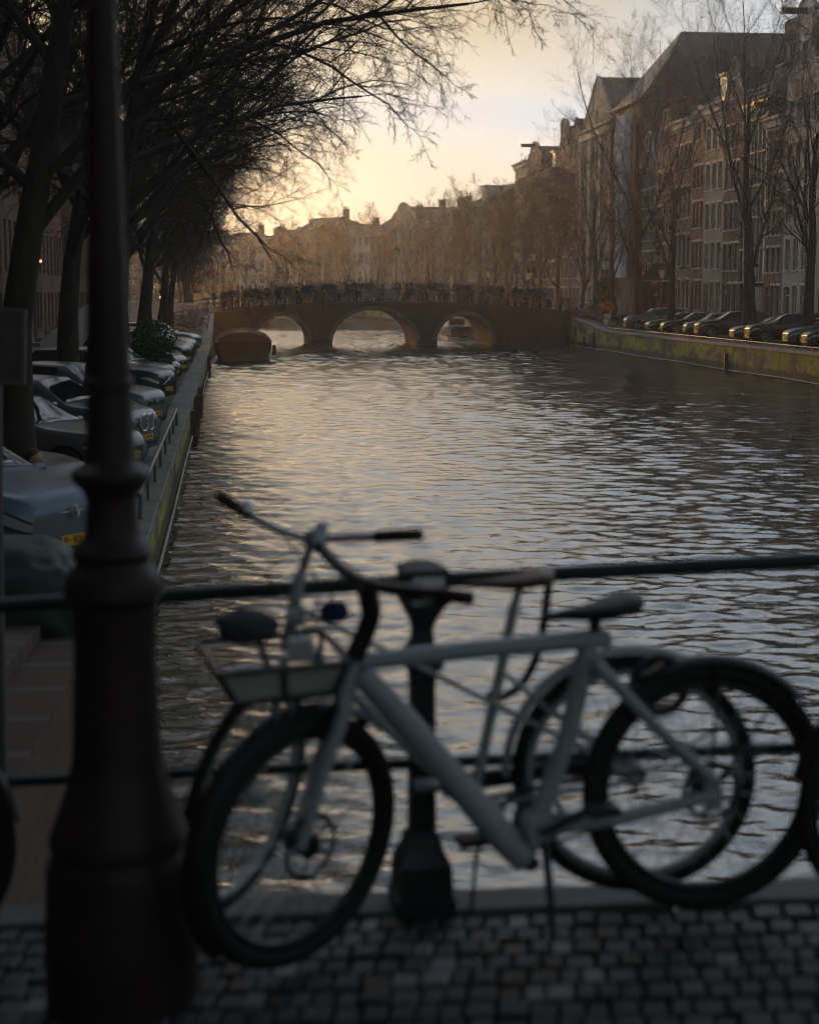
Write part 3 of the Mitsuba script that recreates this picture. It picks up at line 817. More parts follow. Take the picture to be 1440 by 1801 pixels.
# houses that close the view where the canal bends left, and the left bank
for i in range(16):
    a, b = EDGE_R[4 + i // 4], EDGE_R[5 + i // 4]
    f = (i % 4 + .5) / 4
    x, y = a[0] + (b[0] - a[0]) * f, a[1] + (b[1] - a[1]) * f
    d = math.atan2(b[1] - a[1], b[0] - a[0]); ln = math.hypot(b[0] - a[0], b[1] - a[1]) / 4
    ox, oy = math.sin(d), -math.cos(d)
    house(f'{ordn(i)} hazy house from the right in the row closing the view behind the far trees', CM(x + ox * 11, y + oy * 11, ZR, d + PI), ln, h=[15.5, 14, 15, 13.5, 14.5, 13, 14, 12.5, 13.5, 12, 13, 11.5, 13, 12, 11, 12][i], bays=3, floors=4,
          wall=['brick_tan', 'brick_brown', 'stone_pale', 'brick_red'][i % 4], style=['cornice', 'neck', 'flat', 'cornice', 'bell', 'cornice', 'flat', 'step'][i % 8], gh=2.8, sills=False, dorm=i % 2 == 0)
y = -34.0  # houses behind the viewpoint are unseen, added to dim the foreground
for i in range(26):
    w = [7, 6, 8, 6.5, 7.5][i % 5]
    house(f'{ordn(i)} shaded house along the left bank, counted from behind the near bridge', CM(-12.6, y + w / 2, ZL, PI / 2), w - .03, h=[14, 15.5, 13.5, 16, 14.5, 15][i % 6] + (2.5 if y > 95 else 0), bays=3, floors=4, wall=['brick_dark', 'brick_brown', 'brick_red'][i % 3],  # far houses get added height to block the low sun
          style=['neck', 'cornice', 'bell', 'cornice', 'step'][i % 5], gh=3.6, sills=False, dorm=i % 3 == 0, hoist=i % 2 == 0)
    y += w + (12 if i == 23 else 0)

# ------------------------------------------------------------------ bare winter trees
def tree_mesh(seed, H, r0, fork, levels, lean=(0, 0), spread=1.0):
    g = np.random.default_rng(seed)
    K = 9
    z = np.linspace(0, 1, K)
    wob = np.cumsum(g.normal(0, .035, (K, 2)), 0) * H * .12
    P = np.stack([wob[:, 0] + lean[0] * z ** 2 * H, wob[:, 1] + lean[1] * z ** 2 * H, z * H * fork[1]], -1)
    P[0, :2] = 0
    R = r0 * (1.0 - .75 * z); R[0] *= 1.45; R[1] *= 1.08
    trunk, crown = [tubes(P[None], R[None], 12)], []
    par_P, par_R, par_L = P[None], R[None], np.array([H * fork[1]])
    for li, lv in enumerate(levels):
        N = len(par_P); n = lv['n']
        lo, hi = lv.get('t', (.15, 1.0))
        t = (lo + (hi - lo) * ((np.arange(n) + g.random((N, n))) / n)).clip(0, .999)
        if li > 0 and n > 1: t[:, -1] = .985
        Kp = par_P.shape[1]; f = t * (Kp - 1); i = np.floor(f).astype(int); w = (f - i)[..., None]
        r_ = np.arange(N)[:, None]
        start = par_P[r_, i] * (1 - w) + par_P[r_, i + 1] * w
        tan = par_P[r_, i + 1] - par_P[r_, i]; tan /= np.linalg.norm(tan, axis=-1, keepdims=True) + 1e-9
        pr = par_R[r_, i] * (1 - w[..., 0]) + par_R[r_, i + 1] * w[..., 0]
        start, tan, pr, t = start.reshape(-1, 3), tan.reshape(-1, 3), pr.ravel(), t.ravel()
        pl = np.repeat(par_L, n)
        az = (np.tile(np.arange(n), N) * 2.4 + np.repeat(g.random(N) * 6.28, n) + g.normal(0, .5, N * n))
        ref = np.where(np.abs(tan[:, 2:]) < .9, [0, 0, 1.0], [1.0, 0, 0])
        a = np.cross(tan, ref); a /= np.linalg.norm(a, axis=1, keepdims=True); b = np.cross(tan, a)
        ang = np.radians(g.normal(lv['ang'], lv.get('dang', 9), N * n)) * (.55 + .45 * (1 - (t - lo) / (hi - lo + 1e-6)) if li == 0 else 1)
        if li > 0: ang = np.where(t > .97, ang * .25, ang)
        d = tan * np.cos(ang)[:, None] + (a * np.cos(az)[:, None] + b * np.sin(az)[:, None]) * np.sin(ang)[:, None]
        ln = pl * lv['len'] * g.uniform(.65, 1.2, N * n) * (1.15 - .5 * t if li else 1)
        K = lv['k']
        pts = [start]; cur = d; seg = ln[:, None] / (K - 1)
        for k in range(1, K):
            s = k / (K - 1)
            cur = cur + g.normal(0, lv['wig'], cur.shape) + np.array([0, 0, 1]) * (lv['up0'] * (1 - s) + lv['up1'] * s)
            cur = cur / np.linalg.norm(cur, axis=1, keepdims=True)
            pts.append(pts[-1] + cur * seg * [spread, spread, 1])
        Pn = np.stack(pts, 1)
        rb = np.minimum(pr * lv['rf'], lv.get('rmax', 9)); Rn = rb[:, None] * np.linspace(1, lv['tip'], K)[None]
        Rn = np.maximum(Rn, lv.get('rmin', .003))
        (trunk if li == 0 else crown).append(tubes(Pn, Rn, lv['m'], caps=False))
        par_P, par_R, par_L = Pn, Rn, ln
    return join(trunk), join(crown)


def tree_group(name, *a, twig='twig', **k):
    tr, cr = tree_mesh(*a, **k)
    scene[name] = {'type': 'shapegroup', 'trunk': mikit.ply(tr, 'bark', smooth=True), 'crown': mikit.ply(cr, twig, smooth=True)}
    return len(tr.faces) + len(cr.faces)


LV_ELM = [dict(n=12, t=(.33, 1), ang=62, len=.80, k=10, wig=.10, up0=.10, up1=-.05, rf=.46, tip=.28, m=8, dang=12),
          dict(n=9, t=(.2, 1), ang=44, len=.46, k=8, wig=.13, up0=.06, up1=-.09, rf=.62, tip=.35, m=6),
          dict(n=7, t=(.12, 1), ang=45, len=.46, k=7, wig=.15, up0=.03, up1=-.10, rf=.6, tip=.4, m=4, rmin=.006),
          dict(n=6, t=(.12, 1), ang=44, len=.50, k=5, wig=.17, up0=.04, up1=-.05, rf=.62, tip=.45, m=3, rmin=.0055),
          dict(n=5, t=(.15, 1), ang=42, len=.5, k=4, wig=.2, up0=.05, up1=.03, rf=.7, tip=.5, m=3, rmin=.0045)]
LV_UP = [dict(n=8, t=(.28, 1), ang=36, len=.74, k=9, wig=.07, up0=.10, up1=.09, rf=.42, tip=.25, m=7, dang=9),
         dict(n=8, t=(.15, 1), ang=38, len=.42, k=7, wig=.11, up0=.05, up1=.07, rf=.55, tip=.35, m=5),
         dict(n=7, t=(.12, 1), ang=40, len=.46, k=5, wig=.14, up0=.03, up1=.06, rf=.6, tip=.45, m=4, rmin=.009),
         dict(n=6, t=(.15, 1), ang=40, len=.5, k=4, wig=.16, up0=.03, up1=.05, rf=.65, tip=.5, m=3, rmin=.0055),
         dict(n=3, t=(.2, 1), ang=38, len=.5, k=3, wig=.16, up0=.03, up1=.05, rf=.7, tip=.6, m=3, rmin=.0045)]
LV_FAR = [dict(n=8, t=(.28, 1), ang=46, len=.72, k=7, wig=.08, up0=.10, up1=.06, rf=.55, tip=.25, m=5, dang=9),
          dict(n=7, t=(.15, 1), ang=40, len=.46, k=5, wig=.11, up0=.05, up1=.04, rf=.55, tip=.35, m=4),
          dict(n=6, t=(.12, 1), ang=42, len=.50, k=4, wig=.14, up0=.03, up1=.03, rf=.6, tip=.5, m=3, rmin=.016),
          dict(n=7, t=(.15, 1), ang=40, len=.55, k=3, wig=.16, up0=.03, up1=.03, rf=.65, tip=.6, m=3, rmin=.011),
          dict(n=2, t=(.15, 1), ang=40, len=.6, k=3, wig=.16, up0=.03, up1=.03, rf=.7, tip=.6, m=3, rmin=.007)]
NT = [tree_group('elm_kind', 11, 21, .31, (0, .5), LV_ELM, lean=(.05, 0), spread=.98), tree_group('elm_other_kind', 23, 22, .29, (0, .52), LV_ELM, lean=(.08, .01), spread=.98),
      tree_group('upright_kind', 31, 23, .40, (0, .62), LV_UP), tree_group('upright_other_kind', 47, 22, .37, (0, .55), LV_UP),
      tree_group('far_kind', 53, 17, .26, (0, .55), LV_FAR), tree_group('far_other_kind', 67, 18, .26, (0, .6), LV_FAR)]
print('tree triangles', NT)


def tree(kind, T, label, group):
    k = numbered('tree'); L(k, label, 'tree', group)
    scene[k] = {'type': 'instance', 'group': {'type': 'ref', 'id': kind}, 'to_world': T4(np.asarray(T))}


g = 'bare elms along the left quay'  # the first two stand out of view, added to darken the foreground
for i, (x, y, s, rz) in enumerate([(-4.4, -9.0, .95, .2), (-4.2, 3.0, .9, -.4), (-4.3, 15.5, .95, .3), (-3.25, 26.5, 1.0, -.3), (-5.2, 31.5, .95, .5), (-2.9, 37, 1.0, .1), (-4.4, 46.5, 1.06, .5), (-3.9, 57, 1.08, .25), (-4.2, 66, 1.04, -.7), (-4.0, 76, 1.0, .5), (-4.2, 86, 1.0, -.2), (-4.0, 97, .95, .8), (-4.2, 109, .92, -.6), (-4.2, 122, .9, .1)]):
    tree(['elm_kind', 'elm_other_kind'][i % 2], CM(x, y, ZL + ramp_l(y) - .05, rz, s), f'{ordn(i)} bare drooping elm along the left bank, counted from behind the near bridge', g)
g = 'slender bare trees along the right quay'
for i, (x, y, s, rz) in enumerate([(30.6, 78, .95, 4), (30.5, 88.6, .92, 1.0), (30.6, 99, .98, 2.2), (30.4, 116, .82, .6), (30.5, 126, .98, 3.9), (30.6, 134, .72, 5.1), (30.8, 142.5, .74, 2.4)]):
    tree(['upright_kind', 'upright_other_kind'][i % 2], CM(x, y, ZR + ramp_r(y) - .05, rz, s), f'{ordn(i)} slender bare tree from the near end of the right quay', g)
g = 'hazy bare trees beyond the arched bridge'
FT = [(30.6, y) for y in (153, 164, 174, 184)] + [(30.4, 194), (30.3, 203), (30, 213), (29.4, 224), (28.6, 235), (27.4, 246), (25.4, 258), (22.6, 270), (18.5, 282), (14, 293), (9, 303), (2, 315), (-4, 323), (-10, 331)]
for i, (x, y) in enumerate(FT):
    tree(['far_kind', 'far_other_kind'][i % 2], CM(x + 1.2, y, ZR, i * 2.1, .86 + .16 * ((i * 7) % 5) / 4), f'{ordn(i)} hazy bare tree on the right bank beyond the bridge, counted away from it', g)
for i, (x, y) in enumerate([(-4, 158), (-4, 168), (-4, 179), (-4, 190), (-4.6, 202), (-6, 214), (-8, 226), (-11, 240), (-15, 254), (-21, 266), (-29, 278), (-38, 288)]):
    tree(['far_other_kind', 'far_kind'][i % 2], CM(x, y, ZL, i * 1.7, .8 + .1 * (i % 3)), f'{ordn(i)} hazy bare tree on the left bank beyond the bridge, counted away from it', g)

# ------------------------------------------------------------------ cars
def car_proto(kind):
    # x forward (nose at +), y left, z up; wheels touch z = 0
    K = dict(electric=dict(L=4.26, W=1.81, H=1.58, hood=1.06, nose=.95, cowl=1.02, roof=(.30, -1.2), tail=-2.0, belt=1.0, rear=1.1),
             hatch=dict(L=4.2, W=1.80, H=1.56, hood=1.0, nose=.86, cowl=.98, roof=(.35, -1.05), tail=-2.0, belt=.98, rear=1.05),
             saloon=dict(L=4.7, W=1.84, H=1.45, hood=.94, nose=.78, cowl=.95, roof=(.15, -.85), tail=-1.75, belt=.93, rear=1.0),
             estate=dict(L=4.7, W=1.84, H=1.52, hood=.97, nose=.82, cowl=.98, roof=(.25, -1.85), tail=-2.28, belt=.96, rear=1.05),
             suv=dict(L=4.65, W=1.90, H=1.70, hood=1.12, nose=.98, cowl=1.02, roof=(.28, -1.7), tail=-2.22, belt=1.10, rear=1.15))[kind]
    Lh, W2, H = K['L'] / 2, K['W'] / 2, K['H']
    xs = np.array([-Lh, -Lh + .04, -Lh + .16, -Lh + .4, K['tail'] + .35, (K['tail'] + .35 + K['roof'][1]) / 2, K['roof'][1], (K['roof'][0] + K['roof'][1]) / 2, K['roof'][0], K['roof'][0] + .3, K['roof'][0] + .55, K['cowl'] - .06, K['cowl'] + .1, (K['cowl'] + Lh) / 2, Lh - .5, Lh - .22, Lh - .08, Lh - .02, Lh])
    xs = np.sort(xs)
    top = np.interp(xs, [-Lh, -Lh + .1, K['tail'] - .02, K['tail'] + .2 if kind == 'saloon' else K['tail'] + .12, K['roof'][1], (K['roof'][0] + K['roof'][1]) / 2, K['roof'][0], K['cowl'], (K['cowl'] + Lh) / 2, Lh - .3, Lh - .08, Lh],
                    [K['rear'] - .3, K['rear'] - .08, K['rear'], K['rear'] + (.06 if kind == 'saloon' else .14), H - .04, H, H - .035, K['hood'] + .05, K['hood'] + .0, K['nose'] + .1, K['nose'], K['nose'] - .16])
    belt = np.minimum(top - .015, np.interp(xs, [-Lh, -Lh + .3, K['cowl'], Lh - .3, Lh], [K['rear'] - .3, K['belt'] + .03, K['belt'] - .03, K['nose'] - .04, K['nose'] - .2]))
    wid = W2 * np.interp(xs, [-Lh, -Lh + .06, -Lh + .35, -1, 1, Lh - .55, Lh - .2, Lh - .06, Lh], [.78, .88, .97, 1, 1, .965, .87, .74, .66])
    rwid = np.where(top - belt > .1, wid - (top - belt) * .36 - .03, wid * .93)
    low = np.interp(xs, [-Lh, -Lh + .25, Lh - .3, Lh], [.42, .22, .20, .30])
    rings = []
    for x, t, b, w, rw, lo in zip(xs, top, belt, wid, rwid, low):
        mid = lo + (b - lo) * .55
        half = [(w * .80, lo), (w * .95, lo + .06), (w, mid), (w * .995, mid + (b - mid) * .5), (w * .955, b), (w * .955 * .25 + rw * .75, b + (t - b) * .62), (rw * .92, t - .045 * min(1, (t - b) * 3)), (rw * .72, t - .006), (0, t + .012)]
        rings.append([(x, y, z) for y, z in half] + [(x, -y, z) for y, z in half[-2::-1]])
    G = np.array(rings); n, m = G.shape[:2]
    V = G.reshape(-1, 3)
    q = np.array([[i * m + j, (i + 1) * m + j, (i + 1) * m + (j + 1) % m, i * m + (j + 1) % m] for i in range(n - 1) for j in range(m)])
    F = np.vstack([q[:, [0, 1, 2]], q[:, [0, 2, 3]], [[0, j, j + 1] for j in range(1, m - 1)], [[(n - 1) * m, (n - 1) * m + j + 1, (n - 1) * m + j] for j in range(1, m - 1)]])
    body = trimesh.Trimesh(V, F, process=True); trimesh.repair.fix_normals(body)
    wb = K['L'] * .305; wr = .34 if kind != 'suv' else .38
    man = m3.Manifold(m3.Mesh(body.vertices.astype(np.float32), body.faces.astype(np.uint32)))
    for x in (-wb - .02, wb + .06):
        for s in (-1, 1):
            cyl = m3.Manifold.cylinder(.5, wr + .055, wr + .055, 28).rotate([90, 0, 0]).translate([x, s * W2 + .25, wr])
            man = man - cyl
    mm = man.to_mesh(); body = trimesh.Trimesh(mm.vert_properties[:, :3], mm.tri_verts)
    P = Proto()
    P.add('body', body, 'paint', 35)

    def patch(i0, i1, js, off, inset=.06):
        out = []
        for mirror in (1, -1):
            g = G[i0:i1 + 1][:, js] * [1, mirror, 1]
            a, b = g.shape[:2]
            c = g.reshape(-1, 3).mean(0)
            nrm = np.cross(np.gradient(g, axis=0), np.gradient(g, axis=1)) if min(a, b) > 1 else 0
            nrm /= np.linalg.norm(nrm, axis=2, keepdims=True) + 1e-9
            ctr = np.array([c[0], 0, .7]); nrm = np.where(((g - ctr) * nrm).sum(-1, keepdims=True) < 0, -nrm, nrm)
            ii = np.linspace(inset, a - 1 - inset, max(a, 3)); jj = np.linspace(inset, b - 1 - inset, max(b, 3))

            def samp(A):
                i = np.minimum(np.floor(ii).astype(int), a - 2); w = (ii - i)[:, None, None]
                R = A[i] * (1 - w) + A[i + 1] * w
                j = np.minimum(np.floor(jj).astype(int), b - 2); w = (jj - j)[None, :, None]
                return R[:, j] * (1 - w) + R[:, j + 1] * w
            S = samp(g) + samp(nrm) * off; a, b = S.shape[:2]
            lo = samp(g) - samp(nrm) * .01
            Vp = np.concatenate([S.reshape(-1, 3), lo.reshape(-1, 3)])
            qq = [[i * b + j, i * b + j + 1, (i + 1) * b + j + 1, (i + 1) * b + j] for i in range(a - 1) for j in range(b - 1)]
            o = a * b
            ed = [(i * b, (i + 1) * b) for i in range(a - 1)] + [(i * b + b - 1, (i + 1) * b + b - 1) for i in range(a - 1)] + [(j, j + 1) for j in range(b - 1)] + [((a - 1) * b + j, (a - 1) * b + j + 1) for j in range(b - 1)]
            qq += [[u, v, v + o, u + o] for u, v in ed]
            out.append((Vp, np.array(qq)))
        return out
    ir = [int(np.argmin(abs(xs - v))) for v in (K['roof'][0], K['cowl'], K['roof'][1], K['tail'] + .2)]
    # windscreen: across the whole width between the cowl and the roof edge
    jw = list(range(6, 11))
    P.add('windscreen', patch(ir[0], ir[1], jw, .006, .12)[0], 'car_glass', True)
    P.add('rear_window', patch(ir[3], ir[2], jw, .006, .18)[0], 'car_glass', True)
    sg = patch(ir[2] - (1 if kind != 'saloon' else 0), ir[0], [4, 5, 6], .006, .18)
    P.add('side_window', sg[0], 'car_glass', True); P.add('side_window', sg[1], 'car_glass', True)
    mid = (K['roof'][0] + K['roof'][1]) / 2
    fx = patch(ir[0] + 0, ir[1], [4, 5], .006, .22)
    nz = n - 1
    fb = lambda x: np.interp(x, xs, belt); fw = lambda x: np.interp(x, xs, wid)
    for s_ in (1, -1):
        hx = np.linspace(Lh - .50, Lh - .004, 9); kk_ = np.sin(np.linspace(.25, PI - .75, 9)) ** .7
        hz = np.minimum(fb(hx), K['nose'] - .05) - .075
        up = [(x, s_ * (fw(x) * .985 + .016), z + .055 * k_) for x, z, k_ in zip(hx, hz, kk_)]; dn = [(x, s_ * (fw(x) * .998 + .016), z - .075 * k_) for x, z, k_ in zip(hx, hz, kk_)]
        ub = [(x - .03, y * .93, z) for x, y, z in up]; db = [(x - .03, y * .93, z) for x, y, z in dn]
        Vh = np.array(up + dn + ub + db); Fh = []
        for i in range(8):
            for A_, B_ in ((0, 9), (9, 27), (27, 18), (18, 0)): Fh.append([A_ + i, A_ + i + 1, B_ + i + 1, B_ + i])
        hk = P.add('headlight', (Vh, np.array(Fh)), 'lamp_lens', 30)
        P.add(hk + '__surround', [tube(up, .012, 5), tube(dn, .012, 5)], 'plastic_black')
    for h in patch(1, 3, [3, 4], .01, .15): P.add('tail_light', h, 'tail_red', True)
    zg = K['nose'] - .22
    P.add('grille', bevel_box((Lh - .015, 0, zg), (.05, W2 * .95, .13), .015), 'plastic_black')
    P.add('lower_grille', bevel_box((Lh - .03, 0, .36), (.07, W2 * 1.05, .13), .015), 'plastic_black')
    P.add('plate', bx((Lh + .018, 0, .50), (.015, .52, .11)), 'plate_yellow')
    P.add('plate__blue_band', bx((Lh + .0265, -.24, .50), (.003, .035, .105)), 'plate_blue')
    P.add('plate__marks', [bx((Lh + .0275, y, .50), (.003, w, .06)) for y, w in ((-.17, .03), (-.115, .03), (-.03, .032), (.02, .02), (.06, .03), (.15, .032), (.19, .02))], 'plate_ink', kind='stuff')
    P.add('rear_plate', bx((-Lh - .012, 0, .78), (.015, .52, .11)), 'plate_yellow')
    P.add('sill_trim', [bevel_box((0, s * (W2 * .93), .24), (wb * 2 - wr * 2.4, .06, .09), .02) for s in (-1,)], 'plastic_black'); P.add('sill_trim', bevel_box((0, W2 * .93, .24), (wb * 2 - wr * 2.4, .06, .09), .02), 'plastic_black')
    for s in (-1, 1):
        P.add('mirror', bevel_box((K['cowl'] - .22, s * (W2 + .05), K['belt'] + .06), (.14, .22, .14), .04), 'paint', 30)
        for x in (-wb - .02, wb + .06):
            V, F = lathe([(.05, -.1), (wr * .62, -.1), (wr * .9, -.1), (wr, -.06), (wr, .06), (wr * .9, .1), (wr * .62, .1), (.05, .1)], 24)
            w = P.add('wheel', (V[:, [0, 2, 1]] + [x, s * (W2 - .115), wr], F[:, ::-1]), 'tyre_rubber', 35)
            sp = [disc(wr * .2, .03, 12)] + [torus(wr * .6, .022, 24, 5)] + [tube([(0, 0, 0), (wr * .6 * math.cos(a), 0, wr * .6 * math.sin(a))], .03, 5) for a in np.arange(5) * 2 * PI / 5]
            P.add(w + '__rim', xf(join(sp), M((x, s * (W2 - .012), wr))), 'alloy')
    P.info = K
    return P


def car_emblem(P, style):
    K = P.info; Lh = K['L'] / 2; z = K['nose'] - .16
    def face(pts, r=.008): return tube([(Lh + .03, y, z + h) for y, h in pts], r, 5)
    if style == 'ring':
        t = torus(.062, .009, 24, 6); ring = (t[0][:, [1, 0, 2]] + [Lh + .028, 0, z], t[1])
        P.add('emblem', [ring, face([(-.03, .048), (0, .004), (.03, .048)]), face([(-.052, .02), (-.026, -.05), (0, .0), (.026, -.05), (.052, .02)])], 'chrome', kind=None)
    if style == 'kidney':
        for s in (-1, 1):
            o = smooth_path([(Lh + .03, s * .02, z - .02), (Lh + .03, s * .03, z + .12), (Lh + .02, s * .24, z + .13), (Lh + .01, s * .29, z - .02), (Lh + .02, s * .24, z - .17), (Lh + .03, s * .04, z - .16), (Lh + .03, s * .02, z - .02)], 30)
            k = P.add('kidney_grille', tube(o, .016, 6), 'chrome')
            for i in range(7): P.add(k + '__bar', bx((Lh + .018, s * (.05 + .034 * i), z - .02), (.02, .008, .26)), 'chrome')
    if style == 'slash':
        P.add('emblem_bar', tube([(Lh + .02, -.36, z - .18), (Lh + .035, .0, z - .02), (Lh + .03, .36, z + .12)], .014, 5), 'chrome')
        t = torus(.05, .01, 20, 5); P.add('emblem', (t[0][:, [1, 0, 2]] + [Lh + .04, 0, z - .03], t[1]), 'chrome')


CARS = {}
for nm, kd, em in (('hatch', 'hatch', None), ('hatch_ring', 'hatch', 'ring'), ('saloon', 'saloon', None), ('estate', 'estate', None), ('suv_ring', 'suv', 'ring'), ('suv_kidney', 'suv', 'kidney'), ('suv_slash', 'suv', 'slash'), ('suv', 'suv', None)):
    CARS[nm] = car_proto(kd)
    if em: car_emblem(CARS[nm], em)
near = car_proto('electric'); car_emblem(near, 'ring')
near.parts = [p for p in near.parts if p[0] not in ('plate__marks', 'grille')]
t = meshkit.text_mesh('P-90', .075, .003, True); Lh = near.info['L'] / 2
near.add('plate__characters', (np.array(t.vertices)[:, [2, 0, 1]] + [Lh + .0265, -.19, .4625], np.array(t.faces)), 'plate_ink')
near.add('trim_strip', tube([(Lh + .004 - .05 * abs(y), y, near.info['nose'] - .16) for y in np.linspace(-.5, .5, 9)], .007, 5), 'chrome')

g = 'cars parked nose to the left quay'
LC = [(17.6, -1.36, -.62, 'near', 'paint_greyblue', 'wet blue-grey hatchback nearest the viewer with round badge and yellow plate'),
      (25.6, -2.1, -.45, 'saloon', 'paint_black', 'black saloon with bright headlamp behind the seated pair'),
      (30.6, -1.5, -.42, 'estate', 'paint_grey', 'dark grey estate whose pale nose shows just right of the lamp post'),
      (34.4, -1.42, -.40, 'suv_kidney', 'paint_grey', 'grey off-roader with twin upright chrome grilles'),
      (41.0, -1.5, -.40, 'suv_ring', 'paint_grey', 'grey off-roader with round badge behind the twin-grille one'),
      (38.0, -1.75, -.40, 'saloon', 'paint_black', 'black saloon between the twin-grille and the round-badged off-roaders'),
      (43.9, -1.6, -.40, 'estate', 'paint_teal', 'dark teal estate right behind the round-badged grey off-roader'),
      (57.8, -1.75, -.38, 'hatch', 'paint_black', 'black hatchback on the near side of the leafy shrub'),
      (62.6, -1.7, -.38, 'saloon', 'paint_navy', 'navy saloon on the far side of the leafy shrub'),
      (82.6, -1.6, -.34, 'hatch', 'paint_brown', 'brown hatchback, sixth from the far end of the left row'),
      (51.5, -1.58, -.38, 'suv_slash', 'paint_navy', 'dark blue off-roader with slanted bar across its grille'),
      (54.6, -1.9, -.38, 'hatch', 'paint_silver', 'pale hatchback half hidden behind the blue off-roader'),
      (66.5, -1.55, -.36, 'hatch_ring', 'paint_grey', 'grey hatchback with round badge past the leafy shrub'),
      (69.7, -1.75, -.36, 'saloon', 'paint_brown', 'brown saloon close behind the round-badged hatchback'),
      (75.0, -1.55, -.34, 'suv', 'paint_navy', 'navy car with yellow plate and pale windscreen in mid row'),
      (78.6, -1.6, -.34, 'saloon', 'paint_black', 'black saloon with chrome nose, fourth from the far end of the left row'),
      (87.0, -1.6, -.32, 'hatch', 'paint_grey', 'grey hatchback, third from the far end of the left row'),
      (90.2, -1.6, -.32, 'estate', 'paint_navy', 'navy estate, second from the far end of the left row'),
      (94.2, -1.5, -.3, 'suv', 'paint_silver', 'pale off-roader just before the brown saloon at the far left end'),
      (99.0, -1.5, -.30, 'saloon', 'paint_brown', 'low brown saloon at the far end of the left row near the boat')]
for y, xn, yaw, kd, pt, lab in LC:
    P = near if kd == 'near' else CARS[kd]
    Lh = P.info['L'] / 2
    P.place('parked_car', lab, 'car', CM(xn - .25 - Lh * math.cos(yaw), y - Lh * math.sin(yaw), ZL + ramp_l(y), yaw), g, {'paint': pt})
g = 'cars parked nose to the right quay'
RC = [(124.5, 'suv', 'paint_grey', 'grey off-roader farthest along the right quay'), (117.8, 'saloon', 'paint_black', 'low black saloon with red reflection, second from the far end of the right row'), (113.6, 'estate', 'paint_black', 'long black estate, third from the far end of the right row'),
      (107.8, 'hatch', 'paint_grey', 'grey hatchback between black cars on the right quay'), (105.0, 'suv', 'paint_black', 'tall black off-roader left of the large tree on the right quay'), (97.3, 'saloon', 'paint_grey', 'grey saloon just right of the large tree on the right quay'),
      (94.3, 'suv', 'paint_black', 'tall black off-roader right of the large tree'), (87.6, 'hatch', 'paint_grey', 'grey rounded hatchback at the right edge of the photo'), (84.6, 'estate', 'paint_black', 'black car cut off by the right edge of the photo')]
for i, (y, kd, pt, lab) in enumerate(RC):
    Lh = CARS[kd].info['L'] / 2
    CARS[kd].place('parked_car', lab, 'car', CM(29.1 + Lh, y, ZR, PI - .06), g, {'paint': pt})
# low steel bars that keep the cars from the water
for nm, x, segs, z, lab in (('bumper_rail', -1.35, [(25.5, 43.5)], ZL, 'low bent steel rail on the left quay edge, {} from the near end'), ('bumper_rail', 28.25, [(76, 124)], ZR, 'long low sunlit steel rail on the right quay edge')):
    for i, (a, b) in enumerate(segs):
        P = Proto(); hr = .42 if x < 0 else .2
        P.add('bar', tube(smooth_path([(x, a, z + .02), (x, a + .35, z + .86 * hr), (x, a + 1, z + hr), (x, b - 1, z + hr), (x, b - .35, z + .86 * hr), (x, b, z + .02)], 40), .036, 8), 'rail_grey', True)
        for y in np.arange(a + 2.4, b - 1.5, 2.6): P.add('leg', tube([(x, y, z - .02), (x, y, z + hr)], .03, 6), 'rail_grey')
        P.place('bumper_rail', lab.format(ordn(i)), 'rail', CM(0, 0))

